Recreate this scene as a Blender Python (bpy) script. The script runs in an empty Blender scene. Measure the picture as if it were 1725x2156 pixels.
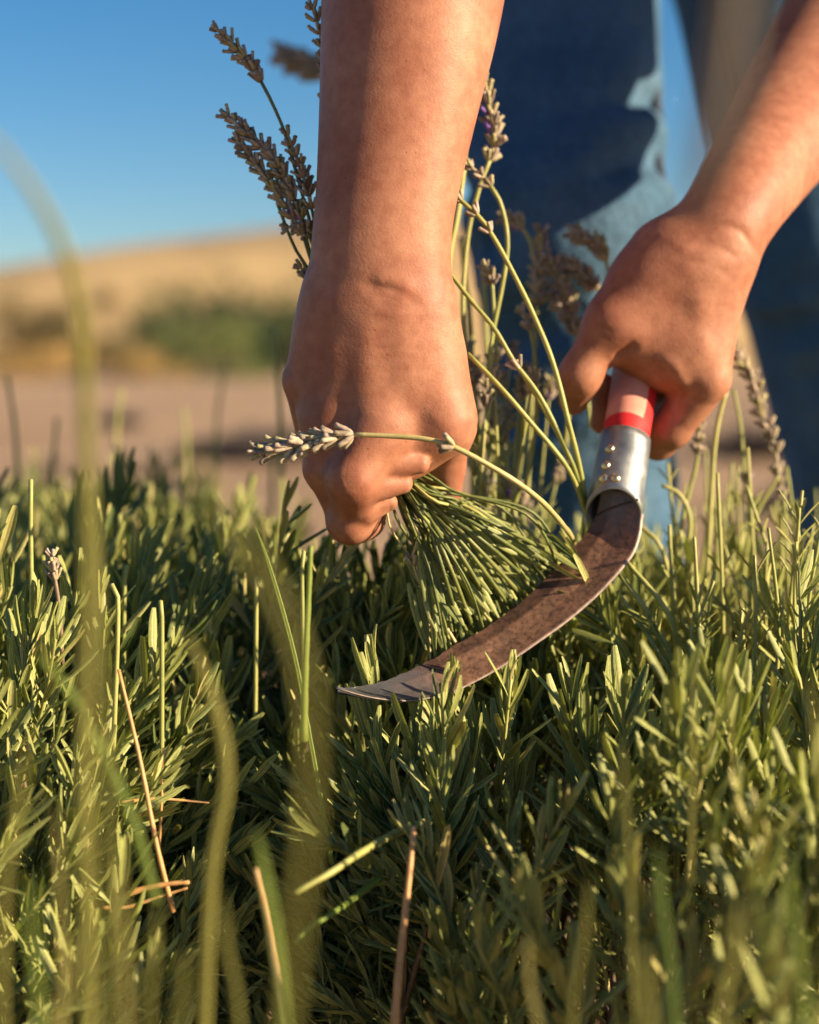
import bpy, math, random
import numpy as np
from mathutils import Vector, Matrix

# ------------------------------------------------------------------ camera, sky, sun, exposure
SC = bpy.context.scene
COL = SC.collection
CAM_H = 0.45
F = 3594.0                       # focal length in reference units (frame 1725 x 2156)
CX, CY, HORIZON = 862.5, 1078.0, 760.0
PITCH = math.atan((CY - HORIZON) / F)

cam_d = bpy.data.cameras.new('camera')
cam = bpy.data.objects.new('camera', cam_d)
COL.objects.link(cam)
SC.camera = cam
cam.location = (0, 0, CAM_H)
cam.rotation_euler = (math.pi / 2 - PITCH, 0, 0)
cam_d.sensor_fit = 'HORIZONTAL'
cam_d.sensor_width = 24.0
cam_d.lens = 24.0 * F / 1725.0
cam_d.clip_start = 0.02
cam_d.clip_end = 3000
cam_d.dof.use_dof = True
cam_d.dof.focus_distance = 0.757
cam_d.dof.aperture_fstop = 3.7

SUN_EL, SUN_AZ = math.radians(19), math.radians(109)     # azimuth clockwise from +Y (away from camera)
sun_dir = Vector((math.cos(SUN_EL) * math.sin(SUN_AZ), math.cos(SUN_EL) * math.cos(SUN_AZ), math.sin(SUN_EL)))
world = bpy.data.worlds.new('World')
SC.world = world
world.use_nodes = True
wn, wl = world.node_tree.nodes, world.node_tree.links
wn.clear()
w_out = wn.new('ShaderNodeOutputWorld')
w_bg = wn.new('ShaderNodeBackground')
w_sky = wn.new('ShaderNodeTexSky')
w_sky.sky_type = 'NISHITA'
w_sky.sun_disc = False
w_sky.sun_elevation = SUN_EL
w_sky.sun_rotation = SUN_AZ
w_sky.air_density = 0.92
w_sky.dust_density = 0.6
w_sky.ozone_density = 3.0
w_sky.altitude = 300
w_hs = wn.new('ShaderNodeHueSaturation')
w_hs.inputs['Saturation'].default_value = 1.32
w_bg.inputs['Strength'].default_value = 0.05
wl.new(w_sky.outputs[0], w_hs.inputs['Color'])
wl.new(w_hs.outputs[0], w_bg.inputs['Color'])
wl.new(w_bg.outputs[0], w_out.inputs['Surface'])

sun_d = bpy.data.lights.new('sun', 'SUN')
sun_d.energy = 5.0
sun_d.angle = math.radians(0.6)
sun_d.color = (1.0, 0.77, 0.50)
sun_o = bpy.data.objects.new('sun', sun_d)
COL.objects.link(sun_o)
sun_o.rotation_euler = sun_dir.to_track_quat('Z', 'Y').to_euler()
sun_o.location = (3, -1, 3)

SC.view_settings.view_transform = 'Standard'
SC.view_settings.look = 'None'
SC.view_settings.gamma = 1.0
SC.view_settings.exposure = 1.36
SC.view_settings.use_curve_mapping = False
try:
    SC.cycles.max_bounces = 8
    SC.cycles.transparent_max_bounces = 4
    SC.cycles.use_denoising = True
except Exception:
    pass

rng = np.random.default_rng(7)
random.seed(7)
A = np.array


def at(px, py, Y):
    """world point at depth Y that the reference frame shows at (px, py)"""
    fx, fy = (px - CX) / F, (CY - py) / F
    c, s = math.cos(PITCH), math.sin(PITCH)
    d = A([fx, c + fy * s, fy * c - s])
    return A([0, 0, CAM_H]) + d * (Y / d[1])


def unit(v):
    v = np.asarray(v, float)
    return v / (np.linalg.norm(v) + 1e-12)


# ------------------------------------------------------------------ materials
def mat(name):
    m = bpy.data.materials.new(name)
    m.use_nodes = True
    nt = m.node_tree
    return m, nt.nodes, nt.links, nt.nodes['Principled BSDF']


def noise(n, scale, detail=4, rough=0.55, vec=None, links=None):
    t = n.new('ShaderNodeTexNoise')
    t.inputs['Scale'].default_value = scale
    t.inputs['Detail'].default_value = detail
    t.inputs['Roughness'].default_value = rough
    if vec is not None:
        links.new(vec, t.inputs['Vector'])
    return t


def ramp(n, l, src, stops):
    r = n.new('ShaderNodeValToRGB')
    e = r.color_ramp.elements
    while len(e) < len(stops):
        e.new(0.5)
    for el, (p, c) in zip(e, stops):
        el.position = p
        el.color = (*c, 1) if len(c) == 3 else c
    l.new(src, r.inputs['Fac'])
    return r


def mixc(n, l, fac, a, b, mode='MIX'):
    m = n.new('ShaderNodeMix')
    m.data_type = 'RGBA'
    m.blend_type = mode
    for sock, v in ((m.inputs[0], fac), (m.inputs[6], a), (m.inputs[7], b)):
        if hasattr(v, 'links') or hasattr(v, 'is_linked'):
            l.new(v, sock)
        elif isinstance(v, (int, float)):
            sock.default_value = v
        else:
            sock.default_value = (*v, 1)
    return m.outputs[2]


def math_n(n, l, op, a, b=None, c=None):
    m = n.new('ShaderNodeMath')
    m.operation = op
    for i, v in enumerate((a, b, c)):
        if v is None:
            continue
        if isinstance(v, (int, float)):
            m.inputs[i].default_value = v
        else:
            l.new(v, m.inputs[i])
    return m.outputs[0]


def bump(n, l, bsdf, height, strength, dist=0.001, prev=None):
    b = n.new('ShaderNodeBump')
    b.inputs['Strength'].default_value = strength
    b.inputs['Distance'].default_value = dist
    l.new(height, b.inputs['Height'])
    if prev is not None:
        l.new(prev, b.inputs['Normal'])
    if bsdf is not None:
        l.new(b.outputs[0], bsdf.inputs['Normal'])
    return b.outputs[0]


def obj_coord(n):
    return n.new('ShaderNodeTexCoord').outputs['Object']


def make_leaf_mat(name, dark, light, yellow, trans=0.16, stripe=0.85):
    m, n, l, b = mat(name)
    at_ = n.new('ShaderNodeAttribute')
    at_.attribute_name = 'tint'
    sep = n.new('ShaderNodeSeparateXYZ')
    l.new(at_.outputs['Vector'], sep.inputs[0])
    u, v, r = sep.outputs
    oi = n.new('ShaderNodeObjectInfo')
    rr = math_n(n, l, 'FRACT', math_n(n, l, 'ADD', r, math_n(n, l, 'MULTIPLY', oi.outputs['Random'], 0.6)))
    base = ramp(n, l, rr, [(0.0, dark), (0.50, light), (0.84, light), (1.0, yellow)]).outputs[0]
    # two pale bands each side of a darker groove, felted margins
    au = math_n(n, l, 'ABSOLUTE', math_n(n, l, 'SUBTRACT', u, 0.5))
    band = ramp(n, l, au, [(0.0, (0.42,) * 3), (0.06, (0.5,) * 3), (0.15, (1.2,) * 3), (0.34, (0.75,) * 3), (0.42, (0.9,) * 3), (0.5, (1.7,) * 3)]).outputs[0]
    c1 = mixc(n, l, stripe, base, band, 'MULTIPLY')
    nz = noise(n, 900, 3, vec=obj_coord(n), links=l)
    c2 = mixc(n, l, 0.35, c1, ramp(n, l, nz.outputs[0], [(0.3, (0.6,) * 3), (0.7, (1.4,) * 3)]).outputs[0], 'MULTIPLY')
    l.new(c2, b.inputs['Base Color'])
    b.inputs['Roughness'].default_value = 0.52
    b.inputs['Specular IOR Level'].default_value = 0.35
    bump(n, l, b, nz.outputs[0], 0.35, 0.0004)
    tr = n.new('ShaderNodeBsdfTranslucent')
    l.new(mixc(n, l, 1.0, c2, (1.15, 1.25, 0.45), 'MULTIPLY'), tr.inputs['Color'])
    ms = n.new('ShaderNodeMixShader')
    ms.inputs[0].default_value = trans
    l.new(b.outputs[0], ms.inputs[1])
    l.new(tr.outputs[0], ms.inputs[2])
    l.new(ms.outputs[0], n['Material Output'].inputs['Surface'])
    return m


M = {}
M['leaf'] = make_leaf_mat('lavender_leaf', (0.092, 0.132, 0.042), (0.315, 0.345, 0.112), (0.53, 0.46, 0.19))
M['grass'] = make_leaf_mat('green_grass', (0.16, 0.24, 0.055), (0.25, 0.34, 0.07), (0.30, 0.36, 0.08), 0.4, 0.25)
M['olive_grass'] = make_leaf_mat('olive_grass', (0.24, 0.25, 0.065), (0.34, 0.33, 0.09), (0.42, 0.38, 0.13), 0.4, 0.2)


def make_stem_mat(name, c0, c1, c2):
    m, n, l, b = mat(name)
    oc = obj_coord(n)
    nz = noise(n, 160, 4, vec=oc, links=l)
    oi = n.new('ShaderNodeObjectInfo')
    f = math_n(n, l, 'ADD', math_n(n, l, 'MULTIPLY', nz.outputs[0], 0.7), math_n(n, l, 'MULTIPLY', oi.outputs['Random'], 0.3))
    l.new(ramp(n, l, f, [(0.25, c0), (0.5, c1), (0.8, c2)]).outputs[0], b.inputs['Base Color'])
    b.inputs['Roughness'].default_value = 0.5
    b.inputs['Subsurface Weight'].default_value = 0.12
    b.inputs['Subsurface Radius'].default_value = (0.4, 0.5, 0.15)
    b.inputs['Subsurface Scale'].default_value = 0.002
    bump(n, l, b, noise(n, 1500, 2, vec=oc, links=l).outputs[0], 0.3, 0.0003)
    return m


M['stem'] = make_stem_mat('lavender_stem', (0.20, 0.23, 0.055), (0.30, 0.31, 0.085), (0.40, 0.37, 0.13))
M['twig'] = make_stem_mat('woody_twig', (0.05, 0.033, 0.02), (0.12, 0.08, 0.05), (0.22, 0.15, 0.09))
M['stem_dark'] = make_stem_mat('dark_green_stem', (0.065, 0.09, 0.024), (0.115, 0.14, 0.035), (0.21, 0.215, 0.062))  # darker green stem tone, used for most of the cut bundle
M['stem_pale'] = make_stem_mat('dried_stem', (0.36, 0.31, 0.12), (0.46, 0.39, 0.17), (0.54, 0.46, 0.24))
M['straw'] = make_stem_mat('dry_straw', (0.38, 0.20, 0.075), (0.52, 0.29, 0.11), (0.62, 0.42, 0.20))

m, n, l, b = mat('calyx'); M['bud'] = m
oc = obj_coord(n)
nz = noise(n, 420, 4, vec=oc, links=l)
ta = n.new('ShaderNodeAttribute'); ta.attribute_name = 'tint'
sx = n.new('ShaderNodeSeparateXYZ'); l.new(ta.outputs['Vector'], sx.inputs[0])
ca = ramp(n, l, sx.outputs[2], [(0.0, (0.19, 0.15, 0.10)), (0.45, (0.40, 0.32, 0.25)), (0.8, (0.34, 0.31, 0.14)), (0.93, (0.33, 0.26, 0.27)), (1.0, (0.20, 0.10, 0.42))]).outputs[0]
cb = mixc(n, l, 0.6, ca, ramp(n, l, nz.outputs[0], [(0.3, (0.5,) * 3), (0.7, (1.45,) * 3)]).outputs[0], 'MULTIPLY')
l.new(cb, b.inputs['Base Color'])
b.inputs['Roughness'].default_value = 0.75
bump(n, l, b, nz.outputs[0], 0.6, 0.0006)

# small scratches on the back of the sickle hand, in the person's own space
BLEMISH = [tuple(at(px_, py_, 0.826) - A([0.25, 1.35, 0.0])) + (rr_,) for px_, py_, rr_ in ((1440, 702, .0016), (1446, 708, .0013), (1445, 668, .0012), (1376, 655, .0011))]
# skin
m, n, l, b = mat('skin'); M['skin'] = m
oc = obj_coord(n)
big = noise(n, 28, 4, vec=oc, links=l)
mid = noise(n, 190, 4, vec=oc, links=l)
base = ramp(n, l, big.outputs[0], [(0.30, (0.270, 0.106, 0.064)), (0.50, (0.325, 0.143, 0.087)), (0.72, (0.385, 0.188, 0.118))]).outputs[0]
c = mixc(n, l, 0.6, base, ramp(n, l, mid.outputs[0], [(0.3, (0.78, 0.66, 0.60)), (0.7, (1.20, 1.22, 1.20))]).outputs[0], 'MULTIPLY')
vor = n.new('ShaderNodeTexVoronoi'); vor.inputs['Scale'].default_value = 260; l.new(oc, vor.inputs['Vector'])
spots = ramp(n, l, vor.outputs['Distance'], [(0.06, (0.62, 0.52, 0.48)), (0.17, (1, 1, 1))]).outputs[0]
sp_mask = ramp(n, l, noise(n, 60, 2, vec=oc, links=l).outputs[0], [(0.48, (0, 0, 0)), (0.6, (1, 1, 1))]).outputs[0]
c = mixc(n, l, math_n(n, l, 'MULTIPLY', sp_mask, 0.95), c, mixc(n, l, 1.0, c, spots, 'MULTIPLY'))
for (bx_, by_, bz_, br_) in BLEMISH:
    dn = n.new('ShaderNodeVectorMath'); dn.operation = 'DISTANCE'
    l.new(oc, dn.inputs[0]); dn.inputs[1].default_value = (bx_, by_, bz_)
    wob = math_n(n, l, 'ADD', dn.outputs['Value'], math_n(n, l, 'MULTIPLY', math_n(n, l, 'SUBTRACT', noise(n, 900, 2, vec=oc, links=l).outputs[0], 0.5), 0.0014))
    fm = ramp(n, l, math_n(n, l, 'DIVIDE', wob, br_), [(0.55, (0.8,) * 3), (1.0, (0,) * 3)]).outputs[0]
    c = mixc(n, l, fm, c, (0.22, 0.045, 0.03))
l.new(c, b.inputs['Base Color'])
b.inputs['Roughness'].default_value = 0.52
b.inputs['Specular IOR Level'].default_value = 0.28
b.inputs['Subsurface Weight'].default_value = 0.12
b.inputs['Subsurface Radius'].default_value = (1.0, 0.36, 0.18)
b.inputs['Subsurface Scale'].default_value = 0.0045
v2 = n.new('ShaderNodeTexVoronoi'); v2.feature = 'DISTANCE_TO_EDGE'
v2.inputs['Scale'].default_value = 760
mp = n.new('ShaderNodeMapping'); mp.inputs['Scale'].default_value = (0.55, 0.6, 1.5)
nd = noise(n, 120, 3, vec=oc, links=l)
vm = n.new('ShaderNodeVectorMath'); vm.operation = 'SCALE'; l.new(nd.outputs['Color'], vm.inputs[0]); vm.inputs['Scale'].default_value = 0.006
va = n.new('ShaderNodeVectorMath'); l.new(oc, va.inputs[0]); l.new(vm.outputs[0], va.inputs[1])
l.new(va.outputs[0], mp.inputs['Vector']); l.new(mp.outputs[0], v2.inputs['Vector'])
cells = ramp(n, l, v2.outputs['Distance'], [(0.0, (0,) * 3), (0.16, (1,) * 3)]).outputs[0]
b1 = bump(n, l, None, cells, 0.12, 0.0004)
bump(n, l, b, noise(n, 650, 4, 0.6, vec=oc, links=l).outputs[0], 0.16, 0.0008, b1)

# denim
m, n, l, b = mat('denim'); M['denim'] = m
oc = obj_coord(n)
w1 = noise(n, 14, 5, vec=oc, links=l)
w2 = noise(n, 260, 3, vec=oc, links=l)
base = ramp(n, l, w1.outputs[0], [(0.25, (0.028, 0.072, 0.135)), (0.5, (0.050, 0.110, 0.185)), (0.75, (0.085, 0.155, 0.235))]).outputs[0]
l.new(mixc(n, l, 0.5, base, ramp(n, l, w2.outputs[0], [(0.3, (0.6,) * 3), (0.7, (1.4,) * 3)]).outputs[0], 'MULTIPLY'), b.inputs['Base Color'])
b.inputs['Roughness'].default_value = 0.85
b.inputs['Specular IOR Level'].default_value = 0.15
bump(n, l, b, w2.outputs[0], 0.5, 0.002, bump(n, l, None, noise(n, 30, 5, vec=oc, links=l).outputs[0], 0.6, 0.012))


def simple(name, c0, c1, scale, rough=0.8, bs=0.4, bd=0.002, metal=0.0):
    m, n, l, b = mat(name)
    nz = noise(n, scale, 5, vec=obj_coord(n), links=l)
    l.new(ramp(n, l, nz.outputs[0], [(0.3, c0), (0.7, c1)]).outputs[0], b.inputs['Base Color'])
    b.inputs['Roughness'].default_value = rough
    b.inputs['Metallic'].default_value = metal
    bump(n, l, b, nz.outputs[0], bs, bd)
    return m


M['shirt'] = simple('shirt_cotton', (0.02, 0.03, 0.06), (0.05, 0.06, 0.10), 60)
M['hair'] = simple('hair_brown', (0.02, 0.012, 0.008), (0.07, 0.045, 0.03), 220)
M['shoe'] = simple('shoe_leather', (0.06, 0.035, 0.02), (0.12, 0.07, 0.04), 60)
M['foliage'] = simple('shrub_leaf', (0.018, 0.040, 0.010), (0.050, 0.085, 0.022), 1.2)
M['foliage_pale'] = simple('pale_shrub_leaf', (0.10, 0.13, 0.03), (0.18, 0.20, 0.06), 1.2)
M['foliage_brown'] = simple('olive_tree_leaf', (0.06, 0.05, 0.016), (0.12, 0.095, 0.03), 1.2)
M['foliage_dry'] = simple('dry_grass_tuft', (0.40, 0.27, 0.09), (0.58, 0.40, 0.15), 3)
M['dead_bush'] = simple('dormant_twig', (0.055, 0.045, 0.045), (0.12, 0.10, 0.10), 40)
M['bark'] = simple('bark', (0.06, 0.04, 0.025), (0.14, 0.10, 0.07), 20)
M['stone'] = simple('stone', (0.22, 0.18, 0.15), (0.38, 0.31, 0.25), 18, 0.9, 0.8, 0.02)
M['rivet'] = simple('rivet_brass', (0.50, 0.40, 0.24), (0.75, 0.66, 0.45), 300, 0.32, 0.2, 0.0004, 1.0)

# soil
m, n, l, b = mat('soil'); M['soil'] = m
oc = obj_coord(n)
s1 = noise(n, 0.45, 6, 0.6, vec=oc, links=l)
s2 = noise(n, 14, 6, 0.65, vec=oc, links=l)
base = ramp(n, l, s1.outputs[0], [(0.30, (0.26, 0.155, 0.080)), (0.52, (0.39, 0.255, 0.145)), (0.72, (0.47, 0.33, 0.205))]).outputs[0]
l.new(mixc(n, l, 0.6, base, ramp(n, l, s2.outputs[0], [(0.3, (0.55,) * 3), (0.7, (1.35,) * 3)]).outputs[0], 'MULTIPLY'), b.inputs['Base Color'])
b.inputs['Roughness'].default_value = 0.95
bump(n, l, b, s2.outputs[0], 0.8, 0.03)
# hill
m, n, l, b = mat('dry_hillside'); M['hill'] = m
oc = obj_coord(n)
s1 = noise(n, 0.07, 5, 0.6, vec=oc, links=l)
s2 = noise(n, 0.9, 6, 0.65, vec=oc, links=l)
base = ramp(n, l, s1.outputs[0], [(0.34, (0.22, 0.145, 0.065)), (0.46, (0.50, 0.335, 0.145)), (0.66, (0.66, 0.46, 0.20))]).outputs[0]
l.new(mixc(n, l, 0.5, base, ramp(n, l, s2.outputs[0], [(0.3, (0.6,) * 3), (0.7, (1.3,) * 3)]).outputs[0], 'MULTIPLY'), b.inputs['Base Color'])
b.inputs['Roughness'].default_value = 0.95
bump(n, l, b, s2.outputs[0], 0.8, 0.4)

# blade: rusted steel, blue-grey painted towards the tip for the reflected sky
m, n, l, b = mat('rusted_steel'); M['blade'] = m
oc = obj_coord(n)
ta = n.new('ShaderNodeAttribute'); ta.attribute_name = 'tint'
sx = n.new('ShaderNodeSeparateXYZ'); l.new(ta.outputs['Vector'], sx.inputs[0])
r1 = noise(n, 60, 6, 0.65, vec=oc, links=l)
r2 = noise(n, 420, 5, 0.7, vec=oc, links=l)
rustc = ramp(n, l, r1.outputs[0], [(0.30, (0.10, 0.060, 0.045)), (0.46, (0.23, 0.125, 0.080)), (0.62, (0.36, 0.185, 0.11)), (0.78, (0.32, 0.23, 0.185))]).outputs[0]
rustc = mixc(n, l, 0.75, rustc, ramp(n, l, r2.outputs[0], [(0.38, (0.30,) * 3), (0.52, (1.0,) * 3), (0.75, (1.35,) * 3)]).outputs[0], 'MULTIPLY')
# cutting bevel (across coordinate) is darker, oxidised
bev = ramp(n, l, sx.outputs[0], [(0.24, (0.38, 0.36, 0.38)), (0.31, (1, 1, 1))]).outputs[0]
rustc = mixc(n, l, 1.0, rustc, bev, 'MULTIPLY')
steel = math_n(n, l, 'ADD', sx.outputs[1], math_n(n, l, 'MULTIPLY', math_n(n, l, 'SUBTRACT', r1.outputs[0], 0.5), 0.35))
sm = ramp(n, l, steel, [(0.70, (0,) * 3), (0.86, (1,) * 3)]).outputs[0]
base_m = ramp(n, l, steel, [(0.03, (0.5,) * 3), (0.13, (0.0,) * 3)]).outputs[0]
smx = mixc(n, l, 1.0, sm, base_m, 'ADD')
l.new(mixc(n, l, smx, rustc, (0.20, 0.21, 0.23)), b.inputs['Base Color'])
sf = n.new('ShaderNodeSeparateColor'); l.new(smx, sf.inputs[0])
l.new(math_n(n, l, 'ADD', math_n(n, l, 'MULTIPLY', sf.outputs[0], 0.5), 0.30), b.inputs['Metallic'])
l.new(math_n(n, l, 'SUBTRACT', 0.58, math_n(n, l, 'MULTIPLY', sf.outputs[0], 0.22)), b.inputs['Roughness'])
bump(n, l, b, r2.outputs[0], 0.45, 0.0006)
M['edge'] = simple('ground_edge_steel', (0.22, 0.17, 0.145), (0.40, 0.33, 0.29), 300, 0.6, 0.2, 0.0003, 0.4)
# ferrule
m, n, l, b = mat('galvanised_steel'); M['ferrule'] = m
oc = obj_coord(n)
r1 = noise(n, 90, 6, 0.6, vec=oc, links=l)
l.new(ramp(n, l, r1.outputs[0], [(0.3, (0.20, 0.215, 0.22)), (0.7, (0.34, 0.355, 0.36))]).outputs[0], b.inputs['Base Color'])
b.inputs['Metallic'].default_value = 0.85
l.new(ramp(n, l, r1.outputs[0], [(0.3, (0.40,) * 3), (0.7, (0.58,) * 3)]).outputs[0], b.inputs['Roughness'])
bump(n, l, b, noise(n, 700, 4, vec=oc, links=l).outputs[0], 0.25, 0.0003)
# painted handle, with a paler patch along the top
m, n, l, b = mat('painted_handle'); M['handle'] = m
oc = obj_coord(n)
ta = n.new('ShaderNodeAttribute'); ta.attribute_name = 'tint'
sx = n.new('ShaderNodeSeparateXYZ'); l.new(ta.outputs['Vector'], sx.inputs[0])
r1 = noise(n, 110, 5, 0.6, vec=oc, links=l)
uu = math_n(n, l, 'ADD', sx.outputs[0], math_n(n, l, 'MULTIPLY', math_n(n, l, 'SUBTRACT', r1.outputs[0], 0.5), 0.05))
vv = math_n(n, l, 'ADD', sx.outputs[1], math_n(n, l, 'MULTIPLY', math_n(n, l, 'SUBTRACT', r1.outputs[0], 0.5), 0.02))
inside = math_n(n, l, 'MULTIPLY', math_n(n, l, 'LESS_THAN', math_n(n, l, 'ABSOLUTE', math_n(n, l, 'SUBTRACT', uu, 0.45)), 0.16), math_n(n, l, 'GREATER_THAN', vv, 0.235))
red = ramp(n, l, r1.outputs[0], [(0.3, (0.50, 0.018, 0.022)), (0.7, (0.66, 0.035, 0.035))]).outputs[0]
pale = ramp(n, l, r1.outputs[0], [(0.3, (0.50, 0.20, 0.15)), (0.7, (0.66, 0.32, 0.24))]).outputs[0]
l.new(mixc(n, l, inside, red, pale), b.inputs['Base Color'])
b.inputs['Specular IOR Level'].default_value = 0.2
b.inputs['Roughness'].default_value = 0.6
bump(n, l, b, noise(n, 300, 4, vec=oc, links=l).outputs[0], 0.2, 0.0004)


# ------------------------------------------------------------------ object helpers
def link(o, parent=None, label=None, cat=None, group=None, kind=None):
    COL.objects.link(o)
    if parent is not None:
        o.parent = parent
    for k, v in (('label', label), ('category', cat), ('group', group), ('kind', kind)):
        if v:
            o[k] = v
    return o


def empty(name, loc, label=None, cat=None, group=None, parent=None):
    o = bpy.data.objects.new(name, None)
    o.empty_display_size = 0.02
    o.location = loc
    return link(o, parent, label, cat, group)


class MB:
    """collects geometry for ONE mesh; third vertex channel 'tint' = (across, along, random)"""

    def __init__(s):
        s.v, s.f, s.t, s.n = [], [], [], 0

    def add(s, verts, quads, tint=None):
        verts = np.asarray(verts, float).reshape(-1, 3)
        s.v.append(verts)
        s.f.append(np.asarray(quads, int) + s.n)
        s.t.append(np.zeros((len(verts), 3)) if tint is None else np.asarray(tint, float))
        s.n += len(verts)

    def mesh(s, name, origin=(0, 0, 0), smooth=True):
        V = np.concatenate(s.v) - np.asarray(origin)
        T = np.concatenate(s.t)
        me = bpy.data.meshes.new(name)
        q = [f for f in s.f if f.shape[1] == 4]
        t = [f for f in s.f if f.shape[1] == 3]
        q = np.concatenate(q) if q else np.zeros((0, 4), int)
        t = np.concatenate(t) if t else np.zeros((0, 3), int)
        me.vertices.add(len(V))
        me.vertices.foreach_set('co', V.astype(np.float32).ravel())
        nl = 4 * len(q) + 3 * len(t)
        me.loops.add(nl)
        me.loops.foreach_set('vertex_index', np.concatenate([q.ravel(), t.ravel()]).astype(np.int32))
        npoly = len(q) + len(t)
        me.polygons.add(npoly)
        st = np.concatenate([np.arange(len(q)) * 4, 4 * len(q) + np.arange(len(t)) * 3]).astype(np.int32)
        me.polygons.foreach_set('loop_start', st)
        me.polygons.foreach_set('use_smooth', np.full(npoly, smooth))
        a = me.attributes.new('tint', 'FLOAT_VECTOR', 'POINT')
        a.data.foreach_set('vector', T.astype(np.float32).ravel())
        me.update(calc_edges=True)
        me.validate()
        return me

    def build(s, name, material, parent=None, origin=(0, 0, 0), loc=None, smooth=True, **kw):
        me = s.mesh(name, origin, smooth)
        me.materials.append(material)
        o = bpy.data.objects.new(name, me)
        o.location = origin if loc is None else loc
        return link(o, parent, **kw)


def spline(pts, n):
    """Catmull-Rom through pts, n samples evenly by arc length"""
    P = np.asarray(pts, float)
    if len(P) == 2:
        t = np.linspace(0, 1, n)[:, None]
        return P[0] * (1 - t) + P[1] * t
    E = np.vstack([2 * P[0] - P[1], P, 2 * P[-1] - P[-2]])
    out = []
    for i in range(1, len(E) - 2):
        t = np.linspace(0, 1, 14, endpoint=False)[:, None]
        a, b_, c_, d_ = E[i - 1], E[i], E[i + 1], E[i + 2]
        out.append(0.5 * (2 * b_ + (c_ - a) * t + (2 * a - 5 * b_ + 4 * c_ - d_) * t ** 2 + (3 * b_ - a - 3 * c_ + d_) * t ** 3))
    Q = np.vstack(out + [P[-1:]])
    s = np.concatenate([[0], np.cumsum(np.linalg.norm(np.diff(Q, axis=0), axis=1))])
    u = np.linspace(0, s[-1], n)
    return np.stack([np.interp(u, s, Q[:, k]) for k in range(P.shape[1])], 1)


def frames(P):
    T = np.gradient(P, axis=0)
    T /= np.linalg.norm(T, axis=1)[:, None] + 1e-12
    N = np.zeros_like(P)
    ref = A([0, -1, 0.2]) if abs(T[0][1]) < 0.9 else A([1, 0, 0])
    for i in range(len(P)):
        nrm = ref - T[i] * np.dot(ref, T[i])
        nrm = unit(nrm)
        N[i] = nrm
        ref = nrm
    return T, N, np.cross(T, N)


def tube(mb, P, R, sides=6, rnd=0.5, closed=True):
    P = np.asarray(P, float)
    k = len(P)
    R = np.broadcast_to(np.asarray(R, float), (k,))
    T, N, B = frames(P)
    a = np.linspace(0, 2 * math.pi, sides, endpoint=False)
    V = P[:, None, :] + R[:, None, None] * (np.cos(a)[None, :, None] * N[:, None, :] + np.sin(a)[None, :, None] * B[:, None, :])
    tint = np.zeros((k, sides, 3))
    tint[..., 0] = (a / (2 * math.pi))[None]
    tint[..., 1] = np.linspace(0, 1, k)[:, None]
    tint[..., 2] = rnd
    i, j = np.meshgrid(np.arange(k - 1), np.arange(sides), indexing='ij')
    j2 = (j + 1) % sides
    Q = np.stack([i * sides + j, i * sides + j2, (i + 1) * sides + j2, (i + 1) * sides + j], -1).reshape(-1, 4)
    V, tint = V.reshape(-1, 3), tint.reshape(-1, 3)
    mb.add(V, Q, tint)
    if closed:
        base = mb.n - k * sides
        for e, idx in ((0, P[0] - T[0] * R[0] * 0.4), (k - 1, P[-1] + T[-1] * R[-1] * 0.4)):
            tri = [[e * sides + x, e * sides + (x + 1) % sides, 0] for x in range(sides)]
            tri = A(tri) + base
            tri[:, 2] = mb.n
            if e == 0:
                tri = tri[:, ::-1]
            mb.v.append(idx.reshape(1, 3)); mb.t.append(A([[0.5, 0 if e == 0 else 1, rnd]]))
            mb.f.append(tri); mb.n += 1


LEAF_W = {4: A([0.34, 0.80, 1.0, 0.90, 0.30]), 6: A([0.30, 0.56, 0.82, 1.0, 1.0, 0.88, 0.46])}


def leaf(mb, p, d, nrm, L, W, bend, rnd, hi=True):
    d = unit(d)
    nrm = unit(nrm - d * np.dot(nrm, d))
    s = np.cross(d, nrm)
    seg = 6 if hi else 4
    w = LEAF_W[seg] * W * 0.5
    t = np.linspace(0, 1, seg + 1)
    c = p + d * (L * (t - 0.25 * abs(bend) * t ** 2))[:, None] + nrm * (bend * L * t ** 2)[:, None]
    if hi:
        us, hs = A([-1, -0.55, 0, 0.55, 1]), A([-0.42, 0.10, -0.16, 0.10, -0.42])
    else:
        us, hs = A([-1, 0, 1]), A([-0.22, 0.0, -0.22])
    V = c[:, None, :] + s * (us[None, :, None] * w[:, None, None]) + nrm * (hs[None, :, None] * w[:, None, None])
    k = len(us)
    tint = np.zeros((seg + 1, k, 3))
    tint[..., 0] = (us * 0.5 + 0.5)[None]
    tint[..., 1] = t[:, None]
    tint[..., 2] = rnd
    i, j = np.meshgrid(np.arange(seg), np.arange(k - 1), indexing='ij')
    Q = np.stack([i * k + j, i * k + j + 1, (i + 1) * k + j + 1, (i + 1) * k + j], -1).reshape(-1, 4)
    mb.add(V, Q, tint.reshape(-1, 3))


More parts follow.
